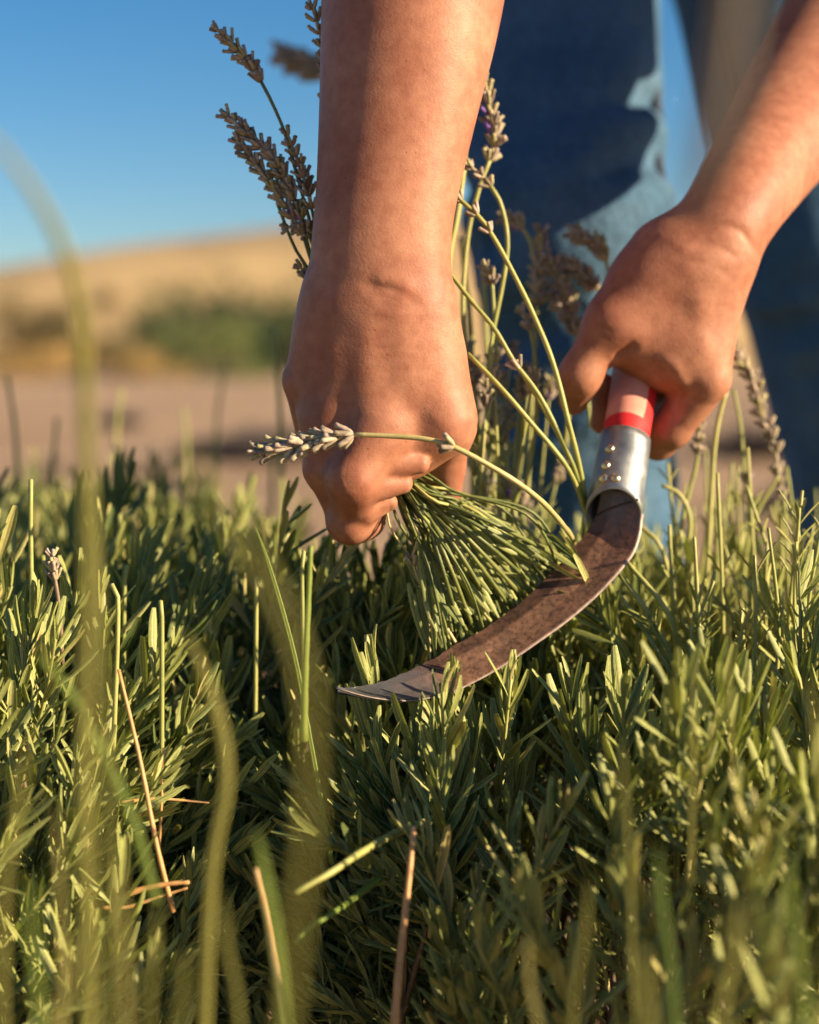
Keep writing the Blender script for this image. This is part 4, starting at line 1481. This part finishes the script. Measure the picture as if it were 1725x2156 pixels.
stalk('bowed lavender stem with a yellow bud beside the forearm', [(1005, 1060, .85), (1015, 940, .845), (1030, 850, .845), (1035, 720, .845), (1058, 600, .845), (1069, 510, .845), (1055, 430, .845), (1030, 388, .845)], None, group=GL, head=[(1034, 392, .845), (1015, 372, .845), (992, 352, .845)], seed=25, wh=3, hs=.95, n=36, r=.0014)
stalk('lavender spike upright against the dark jeans right of the forearm', [(1000, 1000, .86), (985, 800, .86), (975, 640, .86), (985, 500, .86), (1008, 400, .86), (1032, 335, .86)], None, group=GL, head=[(1030, 338, .86), (1042, 290, .86), (1030, 225, .86), (1012, 155, .86)], seed=26, wh=9, hs=1.1, n=36, r=.0014)
stalk('thick green lavender stem hugging the right edge of the forearm', [(1000, 1000, .87), (960, 740, .865), (942, 580, .86), (965, 440, .86), (978, 330, .86), (982, 240, .86)], None, group=GL, seed=27, r=.0019, n=36)
stalk('lavender stem forking up from the bush to a green bud', [(1010, 1040, .855), (1020, 900, .85), (1045, 790, .85), (1040, 660, .85), (1036, 590, .85)], None, group=GL, head=[(1036, 600, .85), (1032, 580, .85), (1022, 562, .85)], seed=28, wh=3, hs=.9, r=.0013)
stalk('lavender stem with a pale bud in front of the dark jeans', [(1105, 1030, .87), (1130, 880, .87), (1128, 760, .87), (1116, 690, .87)], None, group=GL, head=[(1118, 694, .87), (1112, 672, .87), (1100, 655, .87)], seed=29, wh=3, hs=.9, r=.0012)
for px, y0, y1, Y, sd_ in ((1000, 620, 1060, .93, 1), (1030, 560, 1060, .95, 2), (985, 500, 1050, .98, 3)):
    stalk({1: 'middle', 2: 'rightmost', 3: 'tallest'}[sd_] + ' of three blurred pale stems just right of the gathering hand', [(px + 12, y1, Y), (px + rng.normal(0, 6), (y0 + y1) / 2, Y), (px - 14, y0, Y)], None, group='blurred pale stems right of the gathering hand', seed=30 + sd_, r=.0019)

# spikes in shadow in front of the jeans
GS = 'dark lavender spikes in front of the jeans'
stalk('dark lavender spike arching over the jeans above the sickle hand', [(1330, 780, .92), (1300, 640, .92), (1275, 545, .92)], None, group=GS, head=[(1276, 548, .92), (1255, 515, .92), (1208, 490, .92)], seed=41, wh=8, hs=1.15)
stalk('dark lavender spike pointing at the index knuckle of the sickle hand', [(1345, 860, .92), (1300, 680, .92), (1258, 605, .92)], None, group=GS, head=[(1258, 608, .92), (1230, 580, .92), (1195, 555, .92)], seed=42, wh=8, hs=1.15)
stalk('long dark lavender spike slanting behind the sickle thumb', [(1245, 900, .92), (1220, 720, .92), (1210, 660, .92)], None, group=GS, head=[(1212, 662, .92), (1180, 590, .92), (1150, 545, .92)], seed=43, wh=9, hs=1.2)
stalk('upright dark lavender spike standing before the jeans', [(1110, 1050, .92), (1122, 800, .92), (1132, 640, .92)], None, group=GS, head=[(1132, 642, .92), (1136, 560, .92), (1140, 490, .92)], seed=44, wh=8, hs=1.15)
stalk('small dark lavender spike lowest of those before the jeans', [(1190, 950, .92), (1205, 780, .92), (1215, 700, .92)], None, group=GS, head=[(1214, 704, .92), (1195, 660, .92), (1165, 625, .92)], seed=45, wh=7, hs=1.1)
stalk('faint drooping lavender spike before the jeans by the forearm stems', [(1140, 640, .92), (1120, 520, .92), (1100, 480, .92)], None, group=GS, head=[(1100, 482, .92), (1085, 465, .92), (1065, 458, .92)], seed=46, wh=5, hs=1.1)
stalk('blurred lavender spike poking out behind the forearm against the sky', [(760, 330, 1.25), (720, 200, 1.25), (690, 150, 1.25)], None, group=GS, head=[(695, 152, 1.25), (650, 138, 1.25), (598, 118, 1.25)], seed=47, wh=8, hs=2.2, r=.002)

# standing flower stalks of the bush on the right
main = bushes['main']
MO = A(main.location)
GR = 'standing lavender stalks right of the sickle'
stalk('lavender stalk with a lilac tipped bud above the bush at the right edge', [(1640, 1330, .93), (1646, 1180, .93), (1648, 1060, .93)], None, group=GR, head=[(1648, 1062, .93), (1649, 1045, .93), (1643, 1020, .93)], seed=51, wh=3, hs=1.0)
stalk('drooping lavender spike hanging from behind the sickle hand at the right', [(1560, 1260, .92), (1582, 1110, .92), (1640, 1000, .92)], None, group=GR, head=[(1638, 1002, .92), (1632, 940, .92), (1605, 870, .92), (1585, 800, .92), (1545, 732, .92)], seed=52, wh=11, hs=1.05)
stalk('lavender stalk with brown whorl between the soil and the sickle hand', [(1625, 1260, .93), (1590, 1120, .93), (1570, 1010, .93), (1560, 900, .93), (1545, 820, .93)], None, group=GR, nodes=(.58,), seed=53, r=.0011)
stalk('tall bare lavender stalk rising beside the ferrule', [(1480, 1330, .89), (1492, 1150, .89), (1500, 1000, .89), (1510, 900, .89), (1530, 820, .89)], None, group=GR, seed=54, r=.0015)
stalk('lavender stalk ending in a plump green bud right of the ferrule', [(1420, 1190, .90), (1440, 1080, .90), (1465, 985, .90), (1470, 950, .90)], None, group=GR, head=[(1468, 956, .90), (1470, 930, .90), (1471, 905, .90)], seed=55, wh=3, hs=1.0)
stalk('hooked green lavender stalk next to the ferrule lip', [(1440, 1260, .88), (1450, 1150, .88), (1452, 1085, .88), (1430, 1040, .88), (1395, 1022, .88)], None, group=GR, seed=56, r=.0014)
stalk('bent lavender stalk rising from the bush to the blade heel', [(1420, 1330, .86), (1415, 1240, .86), (1390, 1150, .86), (1350, 1108, .865)], None, group=GR, seed=57, r=.0013)
for k, (xa, ya, xb, yb, xm, ym) in enumerate(((1448, 1430, 1322, 1185, 1405, 1290), (1455, 1500, 1305, 1210, 1390, 1330), (1470, 1520, 1300, 1245, 1395, 1385))):
    stalk(('upper', 'middle', 'lower')[k] + ' of three parallel lavender stems slanting down from the blade heel', [(xa, ya, .795), (xm, ym, .79), (xb, yb, .80)], None, group='parallel stems right of the blade', seed=60 + k, r=.0014)
for i in range(150):
    px = rng.uniform(1330, 1770) if i % 5 else rng.uniform(980, 1130)
    Y = rng.uniform(.85, 1.02) if px < 1420 else rng.uniform(.77, 1.0)
    y0 = rng.uniform(1400, 1560)
    y1 = rng.uniform(1080, 1330) if i % 4 else rng.uniform(930, 1080)
    if i % 5 == 0:
        Y, y1 = rng.uniform(.84, 1.0), rng.uniform(760, 1120)
    lean = rng.normal(0, 45)
    pts = P3([(px, y0, Y), (px + lean * .4 + rng.normal(0, 8), (y0 + y1) / 2, Y), (px + lean, y1, Y)])
    so = empty('flower_stalk', tuple(pts[0] - MO), parent=main)
    g0 = A(pts[0])
    Ps = spline(pts, 14)
    mb = MB(); tube(mb, Ps - g0, np.linspace(.0013, .0008, 14) * rng.uniform(.8, 1.2), 6, rng.uniform())
    T, N, B = frames(Ps)
    for f in rng.uniform(.3, .95, 3):
        stem_leafpair(mb, Ps[int(f * 13)] - g0, T[int(f * 13)], 900 + i, rng.uniform(.008, .018))
    mb.build('stem', M['stem'], so, loc=(0, 0, 0))
    if i % 5 == 0:
        hb = MB(); spike(hb, spline([Ps[-1], Ps[-1] + unit(Ps[-1] - Ps[-3]) * .010], 6) - g0, 3, 0.95, 400 + i)
        hb.build('flower_spike', M['bud'], so, loc=(0, 0, 0))
# a few on the left bush: cut pale ends and one brown bud
left = bushes['left']
LOo = A(left.location)
for i, (px, y1, Y, l_) in enumerate(((235, 1230, .745, 90), (338, 1265, .74, 110), (65, 1010, .77, 260), (540, 1215, .80, 90), (268, 1190, .80, 80), (90, 1170, .80, 120), (640, 1160, .78, 120), (30, 1120, .85, 160), (420, 1190, .85, 110), (470, 1180, .9, 120))):
    pts = P3([(px + rng.normal(0, 8), y1 + l_ + 260, Y), (px + rng.normal(0, 5), y1 + l_ / 2, Y), (px, y1, Y)])
    g0 = A(pts[0]); Ps = spline(pts, 12)
    so = empty('flower_stalk', tuple(g0 - LOo), parent=left)
    mb = MB(); tube(mb, Ps - g0, np.linspace(.0012, .0011, 12), 6, rng.uniform()); mb.build('stem', M['stem'], so, loc=(0, 0, 0))
pts = P3([(132, 1400, .745), (126, 1290, .745), (115, 1215, .745)])
so = empty('flower_stalk', tuple(A(pts[0]) - LOo), parent=left)
mb = MB(); tube(mb, spline(pts, 10) - A(pts[0]), .0010, 6); mb.build('stem', M['twig'], so, loc=(0, 0, 0))
hb = MB(); spike(hb, spline(P3([(116, 1222, .745), (112, 1195, .745), (108, 1170, .745)]), 8) - A(pts[0]), 4, .8, 77); hb.build('flower_spike', M['bud'], so, loc=(0, 0, 0))


# ------------------------------------------------------------------ grass blades, straws, foreground growth
def grass(label, path, w, material='grass', name='grass_stalk', cat='grass', group=None, nrm=(0, -1, 0.15), n=24, taper=True, rnd=.5):
    pts = spline(P3(path), n)
    base = pts[0]
    mb = MB()
    t = np.linspace(0, 1, n)
    w = w * (.43 if pts[0][1] < .6 else .8)
    W = w * (np.minimum(1, (1 - t) * 5) ** .6 * .92 + .08) if taper else np.full(n, w)
    blade_strip(mb, pts - base, W, nrm, rnd)
    return mb.build(name, M[material], None, loc=tuple(base), label=label, cat=cat, group=group)


def straw(label, path, r, material='straw', name='dry_straw', cat='dry stem', group=None):
    pts = spline(P3(path), 20)
    mb = MB(); tube(mb, pts - pts[0], np.linspace(r, r * .55, 20) * (1 + .08 * np.sin(np.arange(20) * 2.1)), 6)
    return mb.build(name, M[material], None, loc=tuple(pts[0]), label=label, cat=cat, group=group)


GF = 'blurred grass close to the camera'
grass('tall blurred olive grass blade arching over at the far left', [(195, 2330, .41), (182, 1700, .41), (186, 1200, .41), (180, 860, .405), (165, 640, .40), (110, 470, .39), (20, 330, .38), (-60, 250, .37)], .0072, 'olive_grass', group=GF)
grass('short blurred grass blade tucked behind the tall one at left', [(235, 2300, .46), (232, 1700, .46), (205, 1180, .46), (190, 900, .465)], .0036, 'olive_grass', group=GF)
grass('blurred grass blade with a blunt tip above the dark gap', [(425, 2330, .47), (445, 1850, .47), (478, 1640, .47), (450, 1470, .47), (392, 1330, .47)], .0068, 'olive_grass', group=GF, rnd=.3)
grass('broad translucent blurred leaf curving down into the dark gap', [(585, 2330, .30), (620, 2000, .30), (652, 1680, .30), (640, 1420, .30), (560, 1210, .30), (440, 1030, .30), (370, 920, .30)], .0036, 'olive_grass', group=GF, rnd=.2)
grass('blurred green leaf tip rising at the bottom of the dark gap', [(610, 2330, .46), (590, 2050, .46), (565, 1880, .46), (540, 1750, .46)], .0062, 'grass', group=GF, rnd=.05)
grass('blurred grass blade slanting at the left edge', [(5, 2300, .44), (10, 1900, .44), (40, 1680, .44), (58, 1540, .44)], .0040, 'olive_grass', group=GF)
grass('blurred green blade crossing in front of the left bush', [(330, 1900, .50), (270, 1700, .50), (160, 1480, .50), (75, 1370, .50)], .0050, 'grass', group=GF, rnd=.1)
grass('blurred brown blade hanging before the gap between the legs', [(1570, -260, .24), (1545, 40, .24), (1520, 220, .24), (1490, 360, .24), (1460, 460, .24)], .0100, 'twig', group=GF)
FG = [((1310, 1550, .50, .0036, 20), 'blurred stem tip in front of the bush below the blade heel'), ((1465, 1370, .54, .0036, -10), 'tall blurred yellow stem tip right of the blade'),
      ((1385, 1780, .45, .0056, 30), 'broad blurred blade at lower right, yellow at its tip'), ((1530, 1290, .58, .0030, 20), 'tall slender blurred stem right of the parallel stems'),
      ((1700, 1420, .48, .0042, 60), 'blurred blade leaning at the right edge'), ((1240, 1850, .46, .0044, -30), 'blurred blade low in the middle of the near growth'),
      ((1560, 1900, .40, .0062, -40), 'wide blurred blade at the bottom right'), ((1660, 1800, .42, .0052, 30), 'blurred blade above the bottom right corner'),
      ((1110, 1960, .46, .0040, 20), 'short blurred blade at bottom centre'), ((1360, 2000, .39, .0062, 10), 'widest blurred blade at the bottom edge right of centre'),
      ((120, 1690, .45, .0040, 10), 'blurred blade beside the tall one at left'), ((330, 1900, .44, .0046, -14), 'blurred blade between the bush and the gap'),
      ((60, 1850, .40, .0056, 20), 'blurred blade in the bottom left corner'), ((250, 1800, .41, .0060, 15), 'blurred broad blade at the foot of the tall one'),
      ((470, 1880, .44, .0048, 30), 'blurred blade at the left rim of the dark gap'), ((390, 2000, .40, .0056, -20), 'low blurred blade below the dry straws'),
      ((150, 1960, .38, .0060, -30), 'lowest blurred blade at bottom left')]
for i, ((px, y1, Y, w, ln), lab) in enumerate(FG):
    grass(lab, [(px + ln * 1.5, 2330, Y), (px + ln, (2330 + y1) / 2, Y), (px + ln * .3, y1 + 120, Y), (px, y1, Y)], w * .72, 'grass' if i % 5 == 2 else 'olive_grass', group=GF, rnd=(i * .37) % 1)
grass('bright green grass blade leaning over the left bush', [(700, 1820, .725), (672, 1660, .725), (648, 1530, .728), (620, 1380, .732), (570, 1200, .735), (538, 1108, .735)], .0026, 'grass', group='sharp green grass')
straw('jointed green grass stem standing in front of the gap', [(640, 1560, .70), (642, 1450, .70), (648, 1300, .70), (655, 1150, .70)], .0019, 'grass', 'grass_stalk', 'grass', 'sharp green grass')
straw('orange dry straw slanting through the left bush', [(365, 1920, .70), (330, 1780, .70), (295, 1600, .705), (250, 1410, .71)], .0013)
straw('pale dry twig lying across the dark gap', [(230, 1900, .69), (290, 1875, .69), (350, 1862, .69), (398, 1858, .69)], .0016)
straw('thinner dry twig under the pale one in the gap', [(215, 1912, .70), (270, 1910, .70), (330, 1890, .70), (395, 1870, .70)], .0010)
straw('thin horizontal dry twig behind the small leafy shoot', [(255, 1690, .73), (330, 1682, .735), (440, 1690, .74)], .0009)
straw('thin dry twig standing upright in the gap', [(335, 1790, .72), (340, 1690, .72), (344, 1575, .72)], .0008)
straw('brown broken stalk standing in the lower middle', [(825, 2250, .64), (840, 2050, .65), (858, 1880, .66), (872, 1740, .67)], .0022, 'straw', 'broken_stalk')
straw('pinkish dry stalk in the bottom of the gap', [(615, 2250, .58), (580, 2050, .59), (560, 1930, .60), (538, 1830, .60)], .0016, 'straw', 'broken_stalk')
straw('cut pale stem end poking into the gap from the right', [(930, 1720, .72), (840, 1752, .69), (760, 1795, .665), (700, 1835, .65), (622, 1880, .64)], .0022, 'stem', 'cut_stalk', 'lavender')
straw('small cut green stem end low in the gap', [(800, 1850, .70), (740, 1895, .68), (690, 1930, .66), (650, 1955, .655), (622, 1985, .65)], .0018, 'grass', 'cut_stalk', 'lavender')
# blurred stalks standing behind on the left
for i, (px, y0, y1, Y, lean) in enumerate(((595, 1100, 690, 1.15, -20), (40, 1120, 790, 1.25, -25), (110, 1150, 880, 1.3, 10), (240, 1100, 820, 1.4, 15), (395, 1080, 860, 1.45, -8), (450, 1090, 760, 1.5, 25), (570, 1090, 960, 1.2, 5))):
    straw(['blurred green blade beside the gathering hand', 'blurred blade bent at the far left behind the bush', 'blurred blade behind the tall foreground one', 'dark blurred blade above the back bush', 'faint blurred blade on the soil behind the bush', 'pale blurred blade slanting over the soil', 'low blurred blade left of the lavender spike'][i],
          [(px, y0 + 200, Y), (px + lean * .2, (y0 + y1) / 2, Y), (px + lean, y1, Y)], .0026, 'stem', 'grass_stalk', 'grass', 'blurred grass behind the bush')
